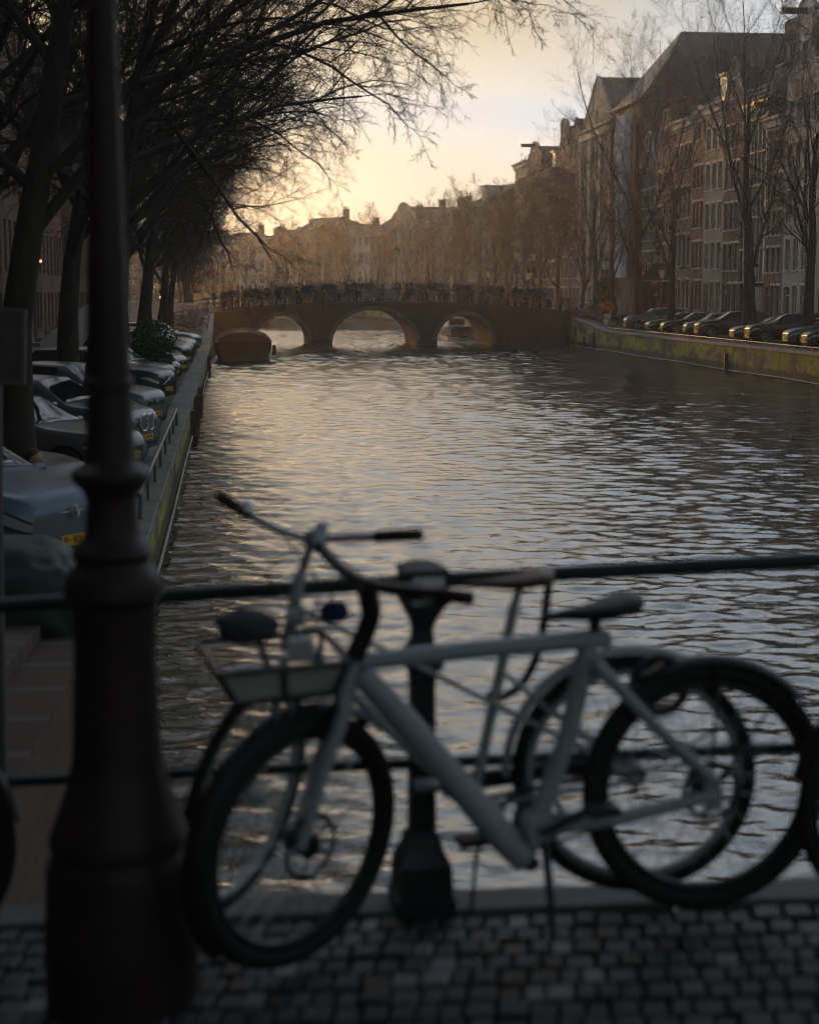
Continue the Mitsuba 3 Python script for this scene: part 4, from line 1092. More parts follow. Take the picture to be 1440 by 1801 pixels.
# ------------------------------------------------------------------ people
def person_proto(pose='stand', long_hair=False, coat='short', seg=8, hat=False, bag=False, seed=0):
    g = np.random.default_rng(seed)

    def ball(p, r): return m3.Manifold.sphere(r, seg).translate([float(x) for x in p])
    def hull(*pr): return m3.Manifold.batch_hull([ball(p, r) for p, r in pr])
    A = lambda *v: np.array(v, float)
    fy = -1.0                                        # faces -y
    hipz, shz = .93, 1.42
    dz = 0
    lean = 0.0
    if pose == 'lean': lean = .16
    if pose == 'sit': dz = -.47
    pel = A(0, 0, hipz + dz); chest = A(0, fy * lean * .7, 1.26 + dz); neck = A(0, fy * lean, 1.47 + dz); head = A(0, fy * (lean + .03 + (.05 if pose in ('sit', 'phone') else 0)), 1.615 + dz - (.03 if pose == 'sit' else 0))
    J = {}
    for s, n in ((-1, 'r'), (1, 'l')):
        J['sh' + n] = A(s * .185, fy * lean * .9, shz + dz); J['hip' + n] = A(s * .095, 0, hipz - .04 + dz)
        if pose == 'sit':
            J['kn' + n] = A(s * .14, fy * .43, .48); J['an' + n] = A(s * .13, fy * .40, .08)
            J['el' + n] = A(s * .27, fy * .10, 1.13 + dz); J['wr' + n] = A(s * .09, fy * .36, 1.07 + dz)
        else:
            st = .0 if pose != 'walk' else s * .22
            J['kn' + n] = A(s * .105, fy * (.03 + st * .6), .5); J['an' + n] = A(s * .11, fy * (st if st > 0 else st * .9) + .01, .09 + (.05 if st < 0 else 0))
            J['el' + n], J['wr' + n] = {'stand': (A(s * .245, .03, 1.14), A(s * .25, fy * .06, .90)), 'pocket': (A(s * .28, .06, 1.15), A(s * .19, fy * .09, .98)), 'walk': (A(s * .245, -s * .1, 1.14), A(s * .24, -s * .16 + fy * .06, .92)),
                                        'lean': (A(s * .25, fy * .22, 1.17), A(s * .12, fy * .46, 1.10)), 'phone': (A(s * .24, fy * .08, 1.15), A(s * .10, fy * .33, 1.30 + .06 * s))}[pose]
    parts = [hull((pel, .125), (pel + A(0, 0, .08), .12), (chest, .13)), hull((chest + A(-.07, 0, 0), .115), (chest + A(.07, 0, 0), .115), (A(-.13, fy * lean * .85, shz - .04 + dz), .065), (A(.13, fy * lean * .85, shz - .04 + dz), .065)),
             hull((neck - A(0, 0, .06), .058), (head - A(0, 0, .06), .05)),
             hull((head + A(0, .015, .045), .092), (head + A(0, -.02, .0), .08), (head + A(0, fy * .045, -.085), .04)), ball(head + A(0, fy * .105, -.015), .017), ball(head + A(.085, .01, -.01), .022), ball(head + A(-.085, .01, -.01), .022),
             hull((head + A(-.022, fy * .082, -.062), .009), (head + A(.022, fy * .082, -.062), .009))]
    sk, cl, tr, sh = [], [], [], []
    for n, s in (('r', -1), ('l', 1)):
        S, Ee, Wr, Hp, Kn, An = (J[k + n] for k in ('sh', 'el', 'wr', 'hip', 'kn', 'an'))
        parts += [hull((S, .058), (Ee, .044)), hull((Ee, .043), (Wr, .029)), hull((Hp, .088), (Kn, .056)), hull((Kn, .055), (An, .04)), hull((An - A(0, 0, .03), .042), (An + A(0, fy * .13, -.055), .034))]
        d = Wr - Ee; d /= np.linalg.norm(d); side = np.cross(d, A(0, 0, 1) if abs(d[2]) < .8 else A(0, 1, 0)); side /= np.linalg.norm(side); nrm = np.cross(side, d)
        palm = Wr + d * .075
        parts.append(hull((Wr + d * .01, .026), (palm + side * .024, .016), (palm - side * .024, .016)))
        for i, ln in enumerate((.066, .075, .071, .055)):
            b = palm + side * (.027 - .018 * i); k1 = b + d * ln * .55 + nrm * .008; k2 = k1 + d * ln * .4 + nrm * .028
            parts += [hull((b, .0095), (k1, .009)), hull((k1, .009), (k2, .0078))]
        tb = Wr + d * .03 + side * .026; tk = tb + d * .035 + side * .026; parts += [hull((tb, .013), (tk, .011)), hull((tk, .011), (tk + d * .03 + nrm * .012, .009))]
        cl += [hull((S, .078), (Ee, .063)), hull((Ee, .063), (Wr - d * .01, .046))]
        tr += [hull((Hp, .108), (Kn, .074)), hull((Kn, .073), (An + A(0, 0, .0), .06))]
        sh += [hull((An - A(0, 0, .035), .052), (An + A(0, fy * .15, -.06), .04), (An + A(0, -fy * .05, -.055), .042))]
    low = {'short': .84, 'long': .60}[coat] + dz
    cl += [hull((A(-.085, 0, max(low, hipz - .06 + dz)), .118), (A(.085, 0, max(low, hipz - .06 + dz)), .118), (chest + A(-.06, 0, 0), .135), (chest + A(.06, 0, 0), .135)),
           hull((chest + A(-.08, 0, 0), .13), (chest + A(.08, 0, 0), .13), (A(-.15, fy * lean * .85, shz - .03 + dz), .078), (A(.15, fy * lean * .85, shz - .03 + dz), .078), (neck - A(0, 0, .045), .075))]
    if coat == 'long' and pose != 'sit': cl.append(hull((A(-.09, 0, .62), .125), (A(.09, 0, .62), .125), (A(0, 0, .95), .15)))
    un = lambda L_: m3.Manifold.batch_boolean(L_, m3.OpType.Add)

    def fin(L_, ref=None):
        m = un(L_)
        if ref: m = m.refine_to_length(ref)
        q = m.to_mesh(); t = trimesh.Trimesh(q.vert_properties[:, :3], q.tri_verts, process=True)
        if ref: trimesh.smoothing.filter_taubin(t, iterations=8)
        return t
    P = Proto(); ref = None if seg < 12 else .018
    P.add('body', fin(parts), 'skin', 60)
    P.add('coat', fin(cl, ref), 'coat', True if ref else 60); P.add('trousers', fin(tr + [hull((pel + A(-.04, 0, -.02), .12), (pel + A(.04, 0, .04), .12))], ref), 'trousers', True if ref else 60)
    P.add('shoe', fin([sh[0]]), 'shoes', 60); P.add('shoe', fin([sh[1]]), 'shoes', 60)
    hair = [hull((head + A(0, .028, .06), .098), (head + A(0, .045, .0), .085))]
    if long_hair: hair += [hull((head + A(-.04, .05, 0), .075), (head + A(-.045, .06, -.24), .05), (head + A(.04, .05, 0), .075), (head + A(.045, .06, -.24), .05))]
    P.add('hair', fin(hair, ref and .02), 'hair', True if ref else 60)
    if seg >= 12:
        for s in (-1, 1): P.add('eye', (trimesh.creation.icosphere(1, .009).vertices + head + [s * .034, fy * .085, .018], trimesh.creation.icosphere(1, .009).faces), 'hair_dark')
    if hat: P.add('hat', fin([hull((head + A(0, .01, .085), .1), (head + A(0, .01, .13), .07))]), 'coat_red', 60)
    if bag: P.add('rucksack', [bevel_box((0, .21 + fy * lean, 1.2 + dz), (.28, .17, .42), .05)], 'coat_black', 40)
    P.add('collar', tube([(.085 * math.cos(a), .085 * math.sin(a) + fy * lean, 1.475 + dz) for a in np.linspace(0, 2 * PI, 13)], .028, 6), 'coat')
    return P


PP = [person_proto('stand'), person_proto('pocket', coat='long'), person_proto('lean', True), person_proto('phone', True), person_proto('walk', bag=True), person_proto('pocket', True, 'long'), person_proto('lean'), person_proto('phone', hat=True), person_proto('stand', True, 'short', bag=True)]
POSE = ['standing with arms down', 'with hands in pockets', 'leaning forward over the rail', 'holding up a phone', 'walking with a rucksack', 'long-haired with hands in pockets', 'bending over the rail', 'red hat and raised hands', 'standing with a rucksack']
COATS = [('coat_black', 'black'), ('coat_navy', 'navy'), ('coat_grey', 'grey'), ('coat_brown', 'brown'), ('coat_black', 'black'), ('coat_olive', 'olive'), ('coat_beige', 'beige'), ('coat_navy', 'navy'), ('coat_blue', 'blue'), ('coat_black', 'black')]
HAIRS = ['hair_dark', 'hair_brown', 'hair_dark', 'hair_blond', 'hair_brown']
CROWD = [376, 390, 407, 417, 427, 441, 450, 461, 470, 485, 497, 506, 519, 525.5, 540, 554, 567, 575, 585, 600, 610, 624, 631, 644, 664, 672, 682, 692, 710, 717, 732, 747, 757, 767, 777, 790, 807, 820, 832, 845, 857, 872, 889, 902, 916, 927, 936, 949, 965]
CROWD = sorted(CROWD + [398, 433, 456, 478, 490, 512, 532, 547, 560, 580, 593, 605, 617, 637, 651, 700, 724, 740, 762, 783, 798, 813, 826, 838, 851, 864, 880, 895, 909, 922, 943, 957])
for i, u in enumerate(CROWD):
    # along the railing: where that line of sight crosses the far bridge
    off = .55 + rng.choice([0, 0, .5, 1.2, 2.6])
    r = ray(u, 520); th = math.atan2(r[0], r[1]) + CANAL
    y = BY0 + off; x = y * math.tan(th)
    if u == 461: ct, cn, hr, v = 'coat_white', 'white', 'hair_brown', 3
    elif u in (664, 692): ct, cn, hr, v = 'coat_beige', 'beige', 'hair_blond', 5
    elif u == 682: ct, cn, hr, v = 'coat_white', 'pale', 'hair_blond', 3
    else: (ct, cn), hr, v = COATS[(i * 7 + i // 5) % 10], HAIRS[(i * 3) % 5], (i * 5 + i // 9) % 9
    if off > 1 and v in (2, 6): v = 0
    z = far_deck(x) - .10 if x < 30 else far_deck(30)
    PP[v].place('person', f'{ordn(i)} person from left on far bridge, {cn} coat, {POSE[v]}', 'person', CM(x, y, z, rng.choice([0, 0, .4, -.5, 1.4, -1.5, 2.9]) if off > 1 else rng.uniform(-.5, .5), 1.0 + .1 * rng.random()),
                'people crowding the bridge', {'coat': ct, 'hair': hr, 'trousers': ['denim', 'trouser_black', 'trouser_grey', 'trouser_black', 'trouser_tan'][(i * 3 + 1) % 5], 'shoes': 'saddle_black'})
m0 = {'coat': 'coat_navy', 'hair': 'hair_brown', 'trousers': 'denim', 'shoes': 'saddle_black'}
sit_a, sit_b = person_proto('sit', False, seg=14), person_proto('sit', True, seg=14)
qa, qb = C(-3.72, 22.3), C(-3.95, 21.6)
zs_ = ZL + ramp_l(22)
sit_a.place('person', 'man in dark blue jacket sitting beside the nearest car, looking down', 'person', CM(-2.62, 22.6, zs_ - .02, 1.15), 'pair sitting on the left quay', m0)
sit_b.place('person', 'blonde person sitting with back turned beside the man in blue', 'person', CM(-2.86, 21.7, zs_ - .02, 1.3), 'pair sitting on the left quay', {**m0, 'coat': 'coat_black', 'hair': 'hair_blond'})
P = Proto()
P.add('seat', [bevel_box((0, 0, .42), (.42, 2.1, .05), .015)], 'wood_dark')
for y in (-.8, .8):
    P.add('leg', bx((0, y, .2), (.36, .07, .395)), 'iron_black')
P.place('bench', 'low wooden bench under the seated pair', 'bench', CM(-2.76, 22.15, zs_, .2))
for i, (u, y, cn, v, side) in enumerate([(1060, 130, 'dark', 1, 0), (1272, 104.5, 'black', 0, 0), (1290, 103.5, 'navy', 4, 0), (1158, 122, 'grey', 1, 0), (985, 139, 'brown', 4, 0)]):
    r = ray(u, 540); th = math.atan2(r[0], r[1]) + CANAL; yy = [139, 112, 110, 131, 141][i]; x = yy * math.tan(th)
    PP[v].place('person', f'{cn}-coated person on the right bank behind parked vehicles, {ordn(i)} of five', 'person', CM(x, yy, ZR + ramp_r(yy), 1.3 + i), 'people on the right bank', {'coat': ['coat_black', 'coat_black', 'coat_navy', 'coat_grey', 'coat_brown'][i], 'hair': 'hair_dark', 'trousers': 'trouser_black', 'shoes': 'saddle_black'})

# ------------------------------------------------------------------ bicycles
def steer(g, H0, axis, ang):                      # turn about the steering axis through H0
    if abs(ang) < 1e-6: return g
    k = axis / np.linalg.norm(axis); Kx = np.array([[0, -k[2], k[1]], [k[2], 0, -k[0]], [-k[1], k[0], 0]])
    R = np.eye(3) + math.sin(ang) * Kx + (1 - math.cos(ang)) * Kx @ Kx
    v, f = (g.vertices, g.faces) if hasattr(g, 'vertices') else g
    return (np.asarray(v) - H0) @ R.T + H0, f


def wheel_parts(P, c, R, tr, fn=lambda g: g, tyre='tyre_rubber', rim='bike_black', n=56, disc_r=0.0, spokes=28):
    o = M(c)
    w = P.add('wheel', fn(xf(torus(R - tr, tr, n, 10, .9), o)), tyre, True)
    P.add(w + '__rim', fn(xf(torus(R - 2 * tr - .006, .013, n, 8, .9), o)), rim, True)
    P.add(w + '__hub', fn(xf(join([disc(.032, .07, 14), disc(.014, .13, 10)]), o)), rim, 40)
    sp = []
    for i in range(spokes):
        a = 2 * PI * i / spokes; b = a + (.9 if i % 2 else -.9); y = .028 * (1 if i % 4 < 2 else -1)
        sp.append([(.03 * math.cos(b), y, .03 * math.sin(b)), ((R - 2 * tr - .01) * math.cos(a), 0, (R - 2 * tr - .01) * math.sin(a))])
    if spokes: P.add(w + '__spokes', fn(xf(tubes(np.array(sp), .0015, 4), o)), 'chrome', kind='stuff')
    if disc_r: P.add(w + '__brake_disc', fn(xf(join([torus(disc_r, .008, 36, 4, .2), disc(disc_r * .42, .006, 20)] + [tube([(0, 0, 0), (disc_r * math.cos(a), 0, disc_r * math.sin(a))], .006, 4) for a in np.arange(5) * 2 * PI / 5]), M(c) @ M((0, .045, 0)))), 'iron_black')


def arc(c, R, a0, a1, w, th=.006, n=26):           # a mudguard: curved strip around a wheel centre
    V = []
    for a in np.linspace(a0, a1, n):
        for y, dr_ in ((-w, -.012), (-w * .6, 0), (0, .004), (w * .6, 0), (w, -.012)):
            V.append((c[0] + (R + dr_) * math.cos(a), c[1] + y, c[2] + (R + dr_) * math.sin(a)))
        for y, dr_ in ((w, -.012 - th), (w * .6, -th), (0, .004 - th), (-w * .6, -th), (-w, -.012 - th)):
            V.append((c[0] + (R + dr_) * math.cos(a), c[1] + y, c[2] + (R + dr_) * math.sin(a)))
    q = [[i * 10 + j, i * 10 + (j + 1) % 10, (i + 1) * 10 + (j + 1) % 10, (i + 1) * 10 + j] for i in range(n - 1) for j in range(10)]
    return np.array(V), np.array(q)


def saddle_geo(c, L_=.27, w=.085):
    V = []; xs = np.linspace(-L_ * .42, L_ * .58, 14)
    for x in xs:
        s = (x + L_ * .42) / L_
        ww = np.interp(s, [0, .08, .3, .5, .75, 1], [w * .6, w * .95, w, w * .6, w * .24, w * .14]); t = np.interp(s, [0, .1, .35, .7, 1], [.045, .062, .056, .035, .02])
        zt = np.interp(s, [0, .15, .5, 1], [.03, .034, .012, .0])
        V.append([(c[0] + x, c[1] + ww * math.cos(a), c[2] + zt - t * .5 + t * .5 * math.sin(a)) for a in np.arange(12) * PI / 6])
    V = np.array(V).reshape(-1, 3)
    q = [[i * 12 + j, (i + 1) * 12 + j, (i + 1) * 12 + (j + 1) % 12, i * 12 + (j + 1) % 12] for i in range(13) for j in range(12)]
    f = np.vstack([np.array(q)[:, [0, 1, 2]], np.array(q)[:, [0, 2, 3]], [[0, j, j + 1] for j in range(1, 11)], [[13 * 12, 13 * 12 + j + 1, 13 * 12 + j] for j in range(1, 11)]])
    return V, f


class Plane:                                       # a bicycle's own plane, x forward, set by two points seen in the photograph
    def __init__(self, rear, front):
        self.o = np.array(rear); e = np.array(front) - rear; e[2] *= 1.0
        self.x = e / np.linalg.norm(e); up = np.array([0, 0, 1.0]); self.y = np.cross(up, self.x); self.y /= np.linalg.norm(self.y); self.z = np.cross(self.x, self.y)
        self.T = np.eye(4); self.T[:3, 0], self.T[:3, 1], self.T[:3, 2], self.T[:3, 3] = self.x, self.y, self.z, self.o

    def px(self, u, v, y=0.0):                      # the pixel's ray on the plane shifted by y, in the bicycle's coordinates
        r = ray(u, v); d = (self.o + self.y * y - EYE) @ self.y / (r @ self.y)
        return np.linalg.inv(self.T[:3, :3]) @ (EYE + r * d - self.o)

    def loc(self, p): return np.linalg.inv(self.T[:3, :3]) @ (np.asarray(p) - self.o)


def taper(pts, r0, r1, m=14): return tube(pts, np.linspace(r0, r1, len(pts)), m)


def white_bike():
    W = Plane(at(1240, 1383, 4.52), at(525, 1480, 4.33)); q = W.px
    P = Proto(); F = W.loc(at(525, 1480, 4.33)); H1, H0 = q(618, 1158), q(607, 1222)
    ax = H1 - H0
    turn = lambda g: steer(g, H0, ax, .64)
    # the steered fork must still bring the hub to where it is seen
    Fh = F
    ring = lambda g: steer(g, F, ax, .64)
    wheel_parts(P, F, .350, .028, ring, disc_r=.085)
    wheel_parts(P, np.zeros(3), .348, .028, disc_r=.075)
    bb = q(942, 1452)
    st0 = q(1040, 1122); lug = q(1060, 1122)
    fr = [taper([q(622, 1166), q(840, 1142), lug], .024, .026), taper([q(632, 1184), q(700, 1255), q(800, 1372), q(880, 1468), q(925, 1508)], .034, .046), taper([q(1036, 1128), q(1000, 1290), bb], .027, .027),
          taper([H0 - ax * .05, H1 + ax * .1], .029, .029), taper([q(1045, 1165, .045), q(1160, 1285, .06), q(1262, 1380, .062)], .019, .014), taper([q(1045, 1165, -.045), q(1160, 1285, -.06), q(1248, 1380, -.062)], .019, .014),
          taper([bb + [0, .045, 0], q(1090, 1440, .06), q(1262, 1398, .062)], .021, .017), taper([bb - [0, .045, 0], q(1090, 1440, -.06), q(1250, 1398, -.062)], .021, .017),
          disc(.036, .11, 20)[0] + bb, ]
    fr[-1] = (disc(.036, .11, 20)[0] + bb, disc(.036, .11, 20)[1])
    fr += [bevel_box((0, .062, -.01), (.05, .012, .085), .004), bevel_box((0, -.062, -.01), (.05, .012, .085), .004), bevel_box(q(1063, 1124), (.035, .05, .05), .01)]
    P.add('frame', fr, 'bike_white', 40)
    P.add('battery_end', bevel_box(q(930, 1516), (.05, .07, .04), .014), 'plastic_black', 30)
    crown = q(604, 1236)
    fk = [taper([crown + [0, s * .045, 0], crown * .55 + F * .45 + [0.006, s * .055, 0], F + [0, s * .058, .0]], .021, .014) for s in (-1, 1)] + [taper([crown - [0, .05, 0], crown + [0, .05, 0]], .022, .022)]
    P.add('fork', fk, 'bike_white', 40)
    # mudguards
    P.add('front_mudguard', ring(arc(F, .375, .1 * PI - .9, .78 * PI, .033)), 'plastic_black', 40)
    mg = P.add('rear_mudguard', arc((0, 0, 0), .364, .9, 2.5, .036), 'plastic_black', 40)
    P.add('mudguard_stay', [tube([(0, s * .05, 0), (.358 * math.cos(1.7), s * .03, .358 * math.sin(1.7))], .005, 5) for s in (1,)], 'bike_black')
    P.add('mudguard_stay', [tube([(0, s * .05, 0), (.358 * math.cos(2.3), s * .03, .358 * math.sin(2.3))], .005, 5) for s in (1,)], 'bike_black')
    # steering column, bar, grips
    col = smooth_path([W.loc(at(622, 1158, 4.345)), W.loc(at(640, 1118, 4.345)), W.loc(at(652, 1082, 4.34)), W.loc(at(648, 1050, 4.33)), W.loc(at(640, 1026, 4.32))], 14)
    P.add('steering_column', tube(col, .027, 12), 'bike_black', True)
    bar = smooth_path([W.loc(at(u, v, y)) for u, v, y in ((560, 962, 4.56), (572, 972, 4.54), (600, 1000, 4.45), (640, 1024, 4.33), (690, 1036, 4.2), (742, 1041, 4.13), (775, 1045, 4.1))], 30)
    P.add('handlebar', tube(bar, .0165, 10), 'bike_black', True)
    P.add('handlebar__grip', tube([W.loc(at(768, 1045, 4.105)), W.loc(at(828, 1053, 4.05))], .0185, 12), 'grip_brown', 40)
    P.add('handlebar__grip', tube([W.loc(at(560, 962, 4.56)), W.loc(at(566, 926, 4.62))], .0195, 12), 'bike_white', 40, 'pale upright end of the far handlebar grip')
    P.add('brake_lever', tube(smooth_path([W.loc(at(700, 1040, 4.2)), W.loc(at(735, 1056, 4.14)), W.loc(at(790, 1062, 4.08))], 8), .006, 6), 'bike_black')
    # saddle
    sc = q(1050, 1062)
    S = saddle_geo((0, 0, 0), .262, .088); P.add('saddle', (S[0] + sc + [-.005, 0, -.01], S[1]), 'saddle_black', 50)
    P.add('seat_post', taper([q(1044, 1128), q(1049, 1066)], .0165, .0165), 'bike_black', 40)
    # drive: chainring, crank, pedals, stand
    P.add('chainring', [(torus(.085, .008, 36, 5, .35)[0] + bb - [0, .058, 0], torus(.085, .008, 36, 5)[1]), (disc(.05, .01)[0] + bb - [0, .058, 0], disc(.05, .01)[1])], 'iron_black', 40)
    ca = np.array([math.cos(2.75), 0, math.sin(2.75)]) * .165
    for s in (1, -1):
        P.add('crank_arm', taper([bb + [0, s * .07, 0], bb + ca * s + [0, s * .085, 0]], .013, .010), 'iron_black', 40)
        P.add('pedal', bevel_box(bb + ca * s + [0, s * .13, 0], (.09, .085, .022), .008), 'plastic_black')
    P.add('chain', [tube([bb + [-.02, -.058, z], np.array([0, -.058, z * .55])], .005, 4) for z in (.085, -.085)], 'iron_black')
    P.add('kickstand', taper([q(958, 1480, .05), q(966, 1560, .09), q(974, 1650, .14)], .012, .010), 'bike_black', 40)
    P.add('ring_lock', xf(torus(.075, .014, 20, 6), M(q(1160, 1205))), 'plastic_black', True)
    # front carrier: open black frame with grey boards
    cor = lambda u, v, y: W.loc(at(u, v, y))
    nf, nr, ff, fr_ = cor(382, 1187, 4.16), cor(612, 1166, 4.2), cor(344, 1131, 4.56), cor(566, 1110, 4.6)
    bf, br = cor(417, 1240, 4.2), cor(588, 1218, 4.24); bff, bfr = cor(385, 1196, 4.53), cor(560, 1172, 4.57)
    tb = lambda *p: tube(list(p), .0085, 8)
    cr = P.add('front_carrier', [tb(nf, nr), tb(ff, fr_), tb(nf, ff), tb(nr, fr_), tb(bf, br), tb(bff, bfr), tb(bf, bff), tb(br, bfr), tb(nf, bf), tb(nr, br), tb(ff, bff), tb(fr_, bfr), tb((nf + nr) / 2, (bf + br) / 2), tb((ff + fr_) / 2, (bff + bfr) / 2),
                           tb(nr, H1), tb(fr_, H1), tb(br, H0 + [.02, 0, .02])], 'bike_black', 40)
    for a, b in ((0.03, .485), (.515, .97)):
        c4 = [nf + (nr - nf) * a, nf + (nr - nf) * b, bf + (br - bf) * b, bf + (br - bf) * a]
        c4 = [p + [0, -.004 if i < 4 else 0, 0] for i, p in enumerate(c4)]
        n4 = np.array([0, -.008, 0]); Vb = np.array(c4 + [p - n4 * -1.2 for p in c4])
        P.add(cr + '__board', (Vb, np.array([[0, 1, 2, 3], [7, 6, 5, 4], [0, 4, 5, 1], [1, 5, 6, 2], [2, 6, 7, 3], [3, 7, 4, 0]])), 'tray_grey')
    for i in range(5):
        a = .1 + .2 * i
        c0, c1 = bf + (br - bf) * (a - .07), bf + (br - bf) * (a + .07); d0, d1 = bff + (bfr - bff) * (a - .07), bff + (bfr - bff) * (a + .07)
        Vb = np.array([c0, c1, d1, d0, c0 - [0, 0, .012], c1 - [0, 0, .012], d1 - [0, 0, .012], d0 - [0, 0, .012]])
        P.add(cr + '__slat', (Vb, np.array([[0, 1, 2, 3], [7, 6, 5, 4], [0, 4, 5, 1], [1, 5, 6, 2], [2, 6, 7, 3], [3, 7, 4, 0]])), 'plastic_black')
    P.place('bicycle', 'pale grey thick-tubed bicycle with black front carrier, foremost at the railing', 'bicycle', W.T)
    # what lies on the carrier
    ic = trimesh.creation.icosphere(3, 1.0); n = meshkit.fbm(np.array(ic.vertices) * 2.1 + 5, 3)
    b = np.array(ic.vertices) * (.75 + .5 * n[:, None])
    k = numbered('cloth_bundle'); put(k, (b * [.085, .07, .05] + at(436, 1104, 4.55), ic.faces), 'cloth_plum', True); L(k, 'dull purple-grey cloth bundle on the far rim of the bicycle carrier', 'bundle')
    k = numbered('blue_cloth'); put(k, (b[:, [1, 2, 0]] * [.04, .035, .03] + at(588, 1076, 4.5), ic.faces), 'cloth_blue', True); L(k, 'deep blue crumpled cloth hanging by the bicycle stem', 'cloth')
    k = numbered('paper_box'); put(k, bevel_box(at(528, 1142, 4.42), (.07, .05, .06), .006), 'tray_grey'); L(k, 'small greyish carton standing in the bicycle carrier', 'carton')


def silver_bike():
    W = Plane(at(1114, 1361, 4.69), at(432, 1398, 4.72)); q = W.px
    P = Proto(); F = W.loc(at(432, 1398, 4.72)); H1, H0 = q(528, 1010), q(503, 1140)
    ax = H1 - H0; A_ = 1.2
    ring = lambda g: steer(g, F, ax, A_)
    wheel_parts(P, F, .345, .020, ring, rim='bike_silver')
    wheel_parts(P, np.zeros(3), .345, .021, rim='bike_silver')
    bb = q(830, 1416)
    fr = [taper([H0 - ax * .03, H1], .019, .018), taper([q(511, 1112), q(627, 1229), q(748, 1345), bb], .016, .015), taper([bb, q(876, 1200), q(905, 1062)], .016, .015)]
    for s in (-1, 1):
        fr += [taper([q(516, 1066, s * .012), q(740, 1174, s * .03), q(960, 1284, s * .05), np.array([0, s * .062, 0])], .0085, .008), taper([bb + [0, s * .03, 0], np.array([0, s * .062, 0])], .009, .008), taper([q(880, 1180, s * .02), np.array([0, s * .062, 0])], .007, .007)]
    P.add('frame', fr, 'bike_silver', 40)
    cw = q(500, 1160)
    fk = [taper([cw + [0, s * .03, 0], cw * .4 + F * .6 + [-.03, s * .05, 0], F + [0, s * .052, 0]], .013, .009) for s in (-1, 1)] + [taper([cw - [0, .035, 0], cw + [0, .035, 0]], .014, .014)]
    P.add('fork', fk, 'bike_silver', 40)
    P.add('rear_mudguard', arc((0, 0, 0), .370, .05, 2.3, .028), 'bike_silver', 40)
    P.add('mudguard_stay', tube([(0, .06, 0), (.37 * math.cos(PI - .5), .028, .37 * math.sin(PI - .5))], .004, 5), 'chrome')
    st = smooth_path([W.loc(at(528, 1012, 4.72)), W.loc(at(541, 975, 4.71)), W.loc(at(549, 950, 4.69))], 8)
    P.add('stem', [tube(st, .013, 10), bevel_box(W.loc(at(550, 945, 4.68)), (.05, .045, .045), .012)], 'bike_silver', 40)
    bar = smooth_path([W.loc(at(u, v, y)) for u, v, y in ((437, 905, 4.92), (480, 928, 4.86), (525, 944, 4.76), (552, 948, 4.68), (600, 947, 4.55), (665, 944, 4.44))], 26)
    P.add('handlebar', tube(bar, .0118, 9), 'bike_silver', True)
    P.add('handlebar__grip', tube([W.loc(at(437, 905, 4.92)), W.loc(at(408, 888, 4.95)), W.loc(at(384, 872, 4.97))], .0175, 10), 'grip_brown', 40)
    P.add('handlebar__grip', tube([W.loc(at(662, 944, 4.44)), W.loc(at(700, 942, 4.38)), W.loc(at(738, 941, 4.32))], .0165, 10), 'grip_brown', 40)
    P.add('bell', (lathe([(.0001, 0), (.028, 0), (.027, .012), (.016, .024), (.0001, .028)], 14)[0] + W.loc(at(434, 896, 4.9)), lathe([(.0001, 0), (.028, 0), (.027, .012), (.016, .024), (.0001, .028)], 14)[1]), 'chrome', 40)
    P.add('headlamp', (disc(.026, .05, 14)[0][:, [1, 0, 2]] + W.loc(at(520, 1086, 4.68)), disc(.026, .05, 14)[1][:, ::-1]), 'bike_silver', 40)
    for i, (p0, p1, p2) in enumerate((((552, 946, 4.66), (470, 1010, 4.6), (545, 1085, 4.66)), ((560, 946, 4.6), (600, 1010, 4.56), (540, 1120, 4.66)), ((480, 926, 4.84), (560, 1030, 4.6), (520, 1140, 4.68)))):
        P.add('brake_cable', tube(smooth_path([W.loc(at(*p0)), W.loc(at(*p1)), W.loc(at(*p2))], 16), .0035, 5), 'bike_black', True)
    sc = q(905, 1030)
    S = saddle_geo((0, 0, 0), .25, .09); P.add('saddle', (S[0] * [1, 1, .8] + sc + [-.005, 0, .018], S[1]), 'saddle_brown', 50)
    P.add('seat_post', taper([q(903, 1070), q(915, 1030)], .012, .012), 'bike_silver', 40)
    ck = smooth_path([q(968, 1000, -.04), q(962, 1050, -.05), q(948, 1140, -.06), q(920, 1200, -.06), q(880, 1228, -.05), q(858, 1222, -.03)], 20)
    P.add('cable_lock', tube(ck, .012, 8), 'plastic_black', True)
    P.add('chain_guard', [(lambda g: (g[0] - [0, .07, 0], g[1]))(upright(Polygon([(bb[0] + .07, bb[2] + .075), (bb[0] + .085, bb[2] + .01), (bb[0] - .02, bb[2] + .03), (.0, .0), (-.03, .045)]), .022))], 'plastic_black')
    for s in (1, -1):
        ca = np.array([.11, 0, .10]) * s
        P.add('crank_arm', taper([bb + [0, s * .06, 0], bb + ca + [0, s * .075, 0]], .011, .009), 'chrome', 40)
        P.add('pedal', bevel_box(bb + ca + [0, s * .12, 0], (.095, .08, .022), .006), 'alloy')
    P.add('kickstand', tube([q(858, 1470, .05), q(838, 1500, .07), q(828, 1612, .12)], .0065, 6), 'bike_black', 40)
    P.place('bicycle', 'slim silver step-through bicycle with brown saddle, squeezed behind the pale one', 'bicycle', W.T)


white_bike(); silver_bike()


